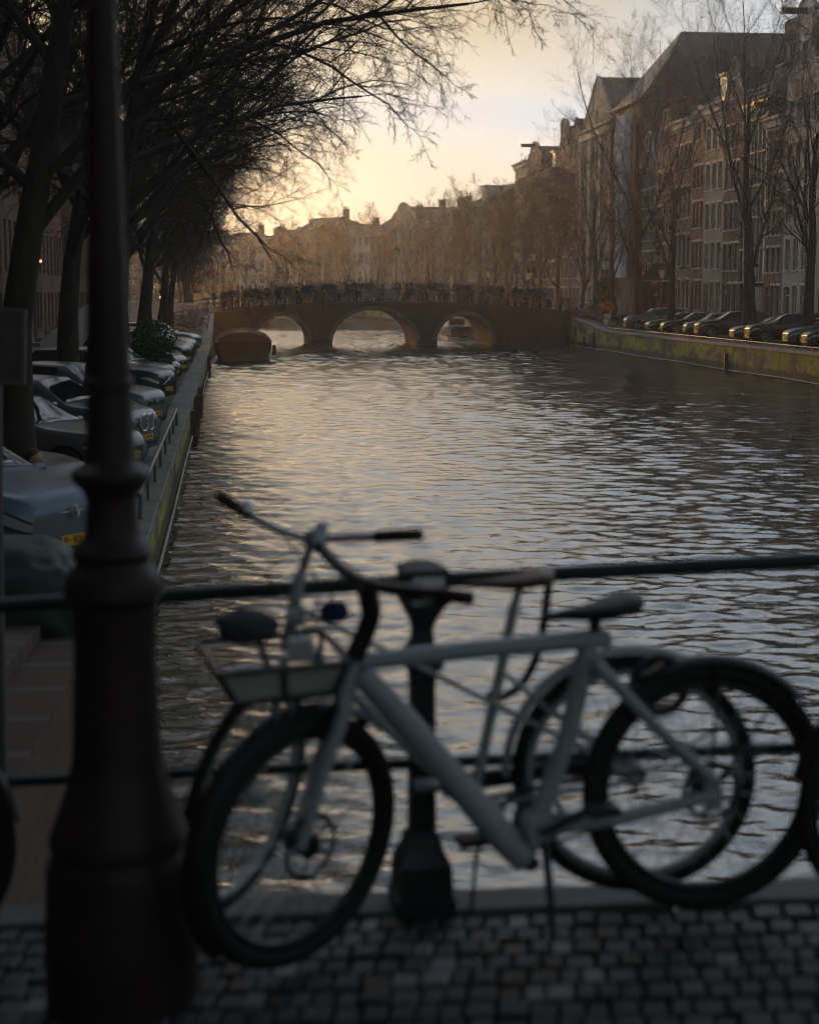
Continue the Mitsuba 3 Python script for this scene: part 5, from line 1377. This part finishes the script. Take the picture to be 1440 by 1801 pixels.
def town_bike(detail=True, basket=False, ang=.3):   # origin between the wheels on the ground, x forward
    P = Proto(); r = .35; R, F = np.array([-.53, 0, r]), np.array([.56, 0, r]); bb = np.array([-.06, 0, .29]); H0, H1 = np.array([.40, 0, .62]), np.array([.35, 0, .86]); st = np.array([-.22, 0, .80])
    fn = lambda g: steer(g, H0, H1 - H0, ang)
    n = 40 if detail else 18
    for c, f_ in ((R, lambda g: g), (F, fn)):
        if detail: wheel_parts(P, c, r, .021, f_, n=n, spokes=20)
        else:
            w = P.add('wheel', f_(xf(torus(r - .022, .024, n, 5), M(c))), 'tyre_rubber', True); P.add(w + '__spokes', f_(xf(tubes(np.array([[(0, 0, 0), (.31 * math.cos(a), 0, .31 * math.sin(a))] for a in np.arange(10) * .6283]), .003, 4), M(c))), 'chrome', kind='stuff')
    m = 8 if detail else 5
    fr = [tube([H0, H1], .02, m), tube([H1 - [0, 0, .03], st], .017, m), tube([H0, bb], .019, m), tube([st + [-.02, 0, .06], bb], .017, m)]
    for s in (-.05, .05): fr += [tube([bb, R + [0, s, 0]], .011, m), tube([st, R + [0, s, 0]], .009, m)]
    P.add('frame', fr, 'bike', 40)
    P.add('fork', [fn(tube([H0 + [0, s * .7, -.01], F + [0, s, 0]], .012, m)) for s in (-.05, .05)] + [fn(tube([H0 - [0, .04, .01], H0 + [0, .04, -.01]], .013, m))], 'bike', 40)
    P.add('mudguard', arc(R, .372, .5, PI + .3, .026, n=14), 'bike', 40); P.add('mudguard', fn(arc(F, .372, .2, PI - .4, .026, n=14)), 'bike', 40)
    hb = H1 + (H1 - H0) * .8
    P.add('handlebar', [fn(tube([H1, hb], .012, m)), fn(tube(smooth_path([hb + [-.16, -.30, .03], hb + [-.02, -.2, .05], hb, hb + [-.02, .2, .05], hb + [-.16, .30, .03]], 14), .011, m))], 'chrome', True)
    for s in (-1, 1): P.add('handlebar__grip', fn(tube([hb + [-.07, s * .26, .042], hb + [-.18, s * .306, .028]], .016, m)), 'grip_brown')
    S = saddle_geo(st + [-.045, 0, .17], .26, .09); P.add('saddle', S, 'saddle_black', 50)
    P.add('seat_post', tube([st, st + [-.04, 0, .16]], .012, m), 'chrome')
    P.add('chain_guard', [(lambda g: (g[0] - [0, .06, 0], g[1]))(upright(Polygon([(bb[0] + .1, bb[2] + .08), (bb[0] + .1, bb[2] - .08), (R[0] - .03, r - .05), (R[0] - .05, r + .05)]), .02))], 'plastic_black')
    P.add('carrier', [tube([st + [-.05, s, -.04], st + [-.42, s, -.06]], .006, 5) for s in (-.06, .06)] + [tube([R + [0, s, 0], st + [-.36, s, -.055]], .005, 5) for s in (-.06, .06)] + [tube([st + [x, -.06, -.05], st + [x, .06, -.05]], .005, 5) for x in (-.1, -.25, -.4)], 'bike_black')
    P.add('tail_lamp', bevel_box(st + [-.44, 0, -.1], (.03, .06, .04), .008), 'tail_red')
    for s in (1, -1):
        ca = np.array([.12, 0, .11]) * s
        P.add('crank_arm', tube([bb + [0, s * .06, 0], bb + ca + [0, s * .07, 0]], .01, 5), 'chrome'); P.add('pedal', bx(bb + ca + [0, s * .12, 0], (.09, .09, .022)), 'plastic_black')
    if basket:
        V = np.array([(x, y, z) for z, e in ((.0, .13), (.24, .17)) for x, y in ((-e, -e), (e, -e), (e, e), (-e, e))])
        o = H1 + [.26, 0, .02]
        P.add('basket', [fn(tube([V[i] + o, V[j] + o], .008, 5)) for i, j in ((0, 1), (1, 2), (2, 3), (3, 0), (4, 5), (5, 6), (6, 7), (7, 4), (0, 4), (1, 5), (2, 6), (3, 7))] + [fn(tube([(V[i] * (1 - t) + V[j] * t) + o, (V[i + 4] * (1 - t) + V[j + 4] * t) + o], .004, 4)) for i, j in ((0, 1), (1, 2), (2, 3), (3, 0)) for t in (.25, .5, .75)], 'bike_black')
    return P


TB = town_bike(True, False, .25)
def tilt(T, a):
    c, s = math.cos(a), math.sin(a); return T @ np.array([[1, 0, 0, 0], [0, c, -s, 0], [0, s, c, 0], [0, 0, 0, 1.0]])


# the black bicycle cut off by the right edge: its front wheel stands just inside the frame
TB.place('bicycle', 'black bicycle of which only a wheel shows at the right edge', 'bicycle', tilt(M((1.90, 4.50, deck_z(1.5)), PI + .06), -.06), None, {'bike': 'bike_black'})
TB.place('bicycle', 'dark bicycle standing by the railing at the left edge behind the lamp post', 'bicycle', tilt(M((-2.05, 4.74, deck_z(-2.0) - .02), -.02), -.03), None, {'bike': 'bike_black'})
FB = [town_bike(False, False, .3), town_bike(False, True, -.3)]
bc = ['bike_black', 'bike_silver', 'bike_red', 'bike_black', 'bike_blue', 'bike_black']; bn = ['black', 'silver', 'red', 'black', 'blue', 'black']
g = 'bicycles parked against the bridge railing'
for i, x in enumerate([-1.6, 1.9, 5.6, 7.6, 9.6, 12.6, 17.6, 21.0, 24.4]):
    FB[i % 2].place('bicycle', f'{ordn(i)} bicycle from the left along the far bridge railing, {bn[i % 6]} frame', 'bicycle', CM(x, BY0 + .42, far_deck(x) - .10, (PI if i % 3 else 0) + .1), g, {'bike': bc[i % 6]})
g = 'bicycles parked where the right quay climbs to the bridge'
for i in range(15):
    y = 127.2 + i * .82
    FB[i % 2].place('bicycle', f'{ordn(i)} bicycle from the planter along the ramp right of the bridge, {bn[(i * 5) % 6]}', 'bicycle', tilt(CM(29.4 + .25 * (i % 3) - (1.0 if i > 9 else 0), y, ZR + ramp_r(y), PI - .3 + .2 * (i % 2)), .12), g, {'bike': bc[(i * 5) % 6]})
g = 'bicycles parked at the left end of the bridge'
for i in range(11):
    y = 118 + i * 1.35
    FB[i % 2].place('bicycle', f'{ordn(i)} bicycle in the shade left of the bridge, {bn[(i * 5 + 2) % 6]} frame', 'bicycle', CM(-2.3 - .45 * (i % 3), y, ZL + ramp_l(y) + .0, .1 + .3 * (i % 2)), g, {'bike': bc[(i * 5 + 2) % 6]})
g = 'bicycles standing by the left house fronts'
for i in range(8):
    FB[i % 2].place('bicycle', f'{ordn(i)} bicycle in front of the shaded left houses, {bn[i % 6]} frame', 'bicycle', CM(-10.9, 38 + i * 2.3 + (i % 3) * .4, ZL, PI / 2 + .1), g, {'bike': bc[i % 6]})

# ------------------------------------------------------------------ street lamps, boats and small things
def crown_lamp(h=4.6):
    P = Proto()
    P.add('post', lathe([(.19, 0), (.19, .1), (.15, .14), (.13, .5), (.16, .54), (.11, .62), (.07, .95), (.085, 1.0), (.055, 1.1), (.045, h * .72), (.07, h * .73), (.05, h * .76), (.035, h - .86), (.09, h - .80)], 12), 'iron_green', 35)
    P.add('arm', tube([(-.36, 0, h - 1.1), (.36, 0, h - 1.1)], .02, 6), 'iron_green')
    l = P.add('lantern', [lathe([(.09, h - .80), (.13, h - .78), (.001, h - .77)], 6), lathe([(.31, h - .20), (.33, h - .17), (.2, h - .02), (.07, h + .08), (.05, h + .22), (.0001, h + .27)], 6)] +
              [tube([(.13 * math.cos(a), .13 * math.sin(a), h - .78), (.29 * math.cos(a), .29 * math.sin(a), h - .19)], .014, 5) for a in np.arange(6) * PI / 3] +
              [tube([(.3 * math.cos(a), .3 * math.sin(a), h - .18), (.33 * math.cos(a), .33 * math.sin(a), h - .04)], .02, 5) for a in np.arange(6) * PI / 3 + .52], 'iron_green')
    P.add(l + '__glass', lathe([(.125, h - .775), (.28, h - .2)], 6), 'lantern_glass')
    return P


CL = crown_lamp()
def along(u, y):                                    # how far across the canal a line of sight is at y along it
    r = ray(u, 520); return y * math.tan(math.atan2(r[0], r[1]) + CANAL)


g = 'crown lanterns on bridge and quays'
for u, y, lab in ((907, 137.5, 'crown street lamp on the bridge, left one of the tall pair at its right end'), (938, 137.3, 'crown street lamp on the bridge, right one of the tall pair at its right end'), (929, 152, 'lower crown lamp showing between the tall pair on the bridge'),
                  (393, 137.6, 'crown street lamp at the shaded left end of the bridge'), (697, 146.3, 'crown lamp behind the crowd right of the tall hoop'), (858, 150, 'crown lamp behind the crowd near the third arch'),
                  (1066, 141, 'crown lamp above the orange planter'), (1201, 113, 'bright crown lamp beside the thin tree on the right quay'), (1163, 118, 'crown lamp half hidden by trunks left of the bright one'), (1325, 103, 'crown lamp close to the large right-hand tree'), (1421, 89, 'large crown lamp near the right edge of the photo')):
    x = along(u, y)
    on = BY0 <= y <= BY0 + BW and x < 29
    CL.place('street_lamp', lab, 'street lamp', CM(x, y, (far_deck(x) - .1) if on else ((ZR + ramp_r(y)) if x > 10 else ZL + ramp_l(y)) - (.6 if y > 149 else 0), .3), g)
for u, v, rr, y, ln, lab in ((661, 465, .46, 138.5, 1.75, 'large thin hoop on a slanting pole above the bridge crowd'), (531, 484, .30, 146, 1.0, 'smaller faint hoop above the left half of the bridge crowd')):
    P = Proto(); x = along(u, y); dist = y / math.cos(math.atan2(ray(u, v)[0], ray(u, v)[1])); c = np.array([0, 0, 0.0])
    pw = EYE + ray(u, v) * ((C(x, y)[1]) / ray(u, v)[1])
    P.add('hoop', torus(rr, .022, 40, 6), 'metal_pale', True)
    P.add('pole', tube([(.28 * rr / .46, 0, -.36 * rr / .46), (-.25, 0, -.3 - ln)], .03, 6), 'wood_dark')
    P.place('hoop', lab, 'hoop', M(pw))


def boat(L_, Wd, hh, cover=True):
    P = Proto(); ys = np.linspace(0, L_, 14); V = []
    for y in ys:
        s = y / L_; w = Wd / 2 * np.interp(s, [0, .05, .2, .7, .9, 1], [.86, .93, 1, .97, .7, .08]); zt = hh * np.interp(s, [0, .5, 1], [1.0, .94, 1.2])
        V.append([(-w * .55, y, -.35), (-w * .9, y, .1), (-w, y, zt * .7), (-w * .99, y, zt), (w * .99, y, zt), (w, y, zt * .7), (w * .9, y, .1), (w * .55, y, -.35)])
    V = np.array(V).reshape(-1, 3)
    q = np.array([[i * 8 + j, i * 8 + (j + 1) % 8, (i + 1) * 8 + (j + 1) % 8, (i + 1) * 8 + j] for i in range(13) for j in range(8)])
    f = np.vstack([q[:, [0, 1, 2]], q[:, [0, 2, 3]], [[0, j + 1, j] for j in range(1, 7)]])
    P.add('hull', (V, f), 'hull_dark', 40)
    P.add('rub_rail', [tube([V.reshape(14, 8, 3)[i, 3] + [-.02, 0, .01] for i in range(14)], .05, 6)], 'wood_dark'); P.add('rub_rail', [tube([V.reshape(14, 8, 3)[i, 4] + [.02, 0, .01] for i in range(14)], .05, 6)], 'wood_dark')
    if cover:
        cv = []
        for y in np.linspace(.02, L_ * .86, 10):
            s = y / L_; w = Wd / 2 * np.interp(s, [0, .05, .2, .7, .9, 1], [.86, .93, 1, .97, .7, .08]) * .97
            zt = hh * np.interp(s, [0, .5, 1], [1.0, .94, 1.2])
            cv.append([(w * math.cos(a), y, zt - .02 + .5 * hh * math.sin(a) ** .8 * (.97 + .03 * math.cos(y * 5))) for a in np.linspace(0, PI, 15)])
        cv = np.array(cv); n, m = cv.shape[:2]
        qq = [[i * m + j, (i + 1) * m + j, (i + 1) * m + j + 1, i * m + j + 1] for i in range(n - 1) for j in range(m - 1)]
        f0 = np.array([[0, j, j + 1] for j in range(1, m - 1)]); f1 = f0[:, ::-1] + (n - 1) * m
        qq = np.array(qq); P.add('cover', (cv.reshape(-1, 3), np.vstack([qq[:, [0, 1, 2]], qq[:, [0, 2, 3]], f0, f1])), 'boat_cover', 30)
        P.add('hatch', bevel_box((0, 1.2, hh * 1.49 + .03), (.75, .6, .1), .03), 'metal_pale')
    else:
        P.add('deck', bx((0, L_ * .42, hh * .72), (Wd * .8, L_ * .7, .06)), 'wood_dark'); P.add('cabin', bevel_box((0, L_ * .55, hh * .72 + .5), (Wd * .66, L_ * .34, .9), .08), 'white_paint')
        P.add('cabin__window', bx((0, L_ * .55 - L_ * .17 - .005, hh * .72 + .6), (Wd * .5, .02, .35)), 'window_glass'); P.add('windscreen', bx((0, L_ * .33, hh * .72 + .75), (Wd * .6, .03, .5)), 'window_glass')
    fv, ff = lathe([(.0001, -.34), (.12, -.3), (.14, 0), (.12, .3), (.0001, .34)], 10)
    P.add('fender', (fv + [Wd / 2 + .1, .5, hh * .55], ff), 'tyre_rubber', True)
    return P


boat(11, 3.65, 1.2).place('boat', 'dark covered barge moored at the left quay before the bridge', 'boat', CM(.9, 108.5, 0))
B2 = boat(8, 2.5, .9, False)
B2.place('boat', 'moored motor boat seen through the right arch, left of the two', 'boat', CM(22.6, 166, 0, .05))
boat(9, 2.6, 1.05).place('boat', 'dark covered boat seen through the right arch, right of the two', 'boat', CM(26.0, 165, 0, 0))
boat(9, 3.0, 1.3).place('boat', 'dark low boat in the distance through the left arch', 'boat', CM(5.2, 214, 0, 1.3))

# the tilted board at the left edge, nearer than the cars
P = Proto(); Vs = Polygon([(-.30, 0), (.12, .0), (.135, .395), (-.30, .42)])
P.add('board', upright(Vs.buffer(-.012), .012), 'stone_dark'); P.add('frame', upright(Vs.difference(Vs.buffer(-.022)), .026, -.007), 'rail_grey')
P.add('pole', tube([(-.02, .03, .36), (-.05, .03, -.9), (-.07, .03, -2.4)], .022, 8), 'rail_grey')
o = at(4, 676, 9.0); P.place('sign_board', 'dull blue-grey back of a sign board on a pole at the left edge', 'sign', M(o))
# tarpaulin-covered goods on the left quay
ic = trimesh.creation.icosphere(4, 1.0); v = np.array(ic.vertices); n = meshkit.fbm(v * 2.4 + 3, 4); v = np.sign(v) * np.abs(v) ** .8 * (.86 + .28 * n[:, None])
k = numbered('covered_goods'); put(k, xf((v * [.85, .75, .62], ic.faces), CM(-2.05, 15.4, ZL + ramp_l(15.4) + .1)), 'tarp_green', True); L(k, 'heap under a dark green tarpaulin on the quay left of the lamp post', 'covered heap')


def leaf_cloud(n, r, sz, seed, flat=.8):
    g_ = np.random.default_rng(seed); d = g_.normal(0, 1, (n, 3)); d /= np.linalg.norm(d, axis=1, keepdims=True)
    c = d * (g_.random((n, 1)) ** .45) * r; c = c * (.65 + .7 * meshkit.fbm(c * 2.2 / np.max(r) + 3, 3, seed)[:, None])
    a = g_.normal(0, 1, (n, 3)); a /= np.linalg.norm(a, axis=1, keepdims=True); b = np.cross(a, g_.normal(0, 1, (n, 3))); b /= np.linalg.norm(b, axis=1, keepdims=True)
    s = sz * g_.uniform(.6, 1.3, (n, 1)); V = np.stack([c - a * s, c + b * s * .5, c + a * s, c - b * s * .5], 1).reshape(-1, 3)
    return V, np.arange(4 * n).reshape(-1, 4)


def shrub(T, r, n, sz, label, mt='leaf_green', seed=1, name='shrub'):
    k = numbered(name); L(k, label, 'shrub')
    put(k + '__foliage', xf(leaf_cloud(n, np.array(r), sz, seed), T), mt); L(k + '__foliage', None, kind='stuff')
    g_ = np.random.default_rng(seed)
    st = [tubes(np.array([[[0, 0, -r[2] * 1.5], np.array([a * .3, b * .3, -r[2] * .4]), np.array([a, b, .5 * r[2]])]]), np.array([[.03, .02, .008]]), 5) for a, b in g_.normal(0, r[0] * .5, (9, 2))]
    put(k + '__stem', xf(join(st), T), 'bark'); L(k + '__stem', None, kind='stuff')


shrub(CM(-2.9, 60.5, 2.2), (.95, 1.1, 1.0), 3600, .075, 'glossy dark green shrub between the parked cars of the left quay')
shrub(CM(-3.1, 72.0, 2.3), (.9, 1.1, 1.0), 2600, .075, 'smaller green shrub behind the first one between left-bank cars', seed=4)
shrub(CM(31.2, 140.5, 4.4), (1.1, 1.1, 1.9), 3000, .09, 'yellow-green climbing plant on a pole behind the orange planter', seed=9)
P = Proto(); yy = 126.6; P.add('crate', [bx((0, s * .5, .35), (.5, .05, .7)) for s in (-1, 1)] + [bx((s * .25, 0, .35), (.05, .95, .7)) for s in (-1, 1)] + [bx((0, 0, .05), (.45, .95, .06))], 'wood_dark')
P.add('soil', bx((0, 0, .62), (.44, .94, .08)), 'soil')
P.add('flowers', xf(leaf_cloud(1500, np.array([.55, .85, .6]), .055, 21), M((0, 0, 1.05))), 'flower_orange', kind='stuff'); P.add('leaves', xf(leaf_cloud(1200, np.array([.65, .9, .55]), .06, 22), M((0, 0, .95))), 'leaf_green', kind='stuff')
P.place('flower_planter', 'wooden planter with bright orange blooms beside the parked bicycles', 'planter', CM(29.35, 131.5, ZR + ramp_r(131.5)))
P = Proto()
for i in range(4): P.add('hoop', tube(smooth_path([(0, i * .6 - .9, 0), (0, i * .6 - .9, .75), (.06, i * .6 - .75, .86), (.06, i * .6 - .55, .86), (0, i * .6 - .42, .75), (0, i * .6 - .42, 0)], 20), .03, 6), 'white_paint', True)
P.add('bar', tube([(0, -.9, .42), (0, 1.4, .42)], .025, 6), 'white_paint'); P.place('bicycle_rack', 'white tubular rack in front of the orange planter', 'bicycle rack', CM(28.7, 128.5, ZR + ramp_r(128.5)))
for u, lab in ((650, 'white banner hung on the bridge railing left of the hoop pole foot'), (688, 'second white banner on the bridge railing, right of the hoop pole foot')):
    P = Proto(); x = along(u, BY0)
    P.add('cloth', (np.array([(a, -.03 * math.sin(i * 1.3) - .02, z) for i, a in enumerate(np.linspace(-.58, .58, 12)) for z in (.26, .84)]), np.array([[2 * i, 2 * i + 2, 2 * i + 3, 2 * i + 1] for i in range(11)])), 'banner_white', True)
    P.add('tie', [tube([(s * .56, -.03, .9), (s * .56, .06, .98)], .01, 4) for s in (-1,)], 'rail_grey'); P.add('tie', tube([(.56, -.03, .9), (.56, .06, .98)], .01, 4), 'rail_grey')
    P.place('banner', lab, 'banner', CM(x, BY0 + .02, far_deck(x)))
# lit lamps
def glow(key, c, r, rgb):
    ic = trimesh.creation.icosphere(2, r); d = mikit.ply((ic.vertices + np.asarray(c), ic.faces), {'type': 'diffuse'}, smooth=True)
    d['emitter'] = {'type': 'area', 'radiance': {'type': 'rgb', 'value': list(rgb)}}; scene[key] = d


c = C(-3.9, 100.5, 4.02); k = numbered('traffic_signal'); L(k, 'traffic signal glowing amber among the dark left-bank trees', 'traffic signal')
put(k + '__pole', tube([(c[0] + .25, c[1] + .2, ZL), (c[0] + .25, c[1] + .2, 4.6)], .05, 8), 'iron_black'); put(k + '__housing', bevel_box(c + [.05, .16, .1], (.26, .2, .8), .04), 'iron_black'); glow(k + '__lens', c, .085, (3.2, .75, .12))
c = C(-12.2, 113, 6.3); k = numbered('wall_lamp'); L(k, 'twin orange wall lamp glowing on a dark left-bank house', 'wall lamp')
put(k + '__bracket', [bx(c + [-.05, 0, -.15], (.1, .8, .06), CANAL), bx(c + [-.2, 0, 0], (.3, .06, .3), CANAL)], 'iron_black')
for i, s in enumerate((-.28, .28)): glow(k + '__bulb' + ('_001' if i else ''), c + [.12, s * 1.0, 0], .09, (2.4, .45, .1))

# ------------------------------------------------------------------ the air
scene['haze'] = {'type': 'cube', 'to_world': T4().translate([0, 260, 18.5]) @ T4().scale([620, 620, 21.6]), 'bsdf': {'type': 'null'}, 'interior': {'type': 'ref', 'id': 'haze_air'}}
labels['haze'] = {'kind': 'stuff'}
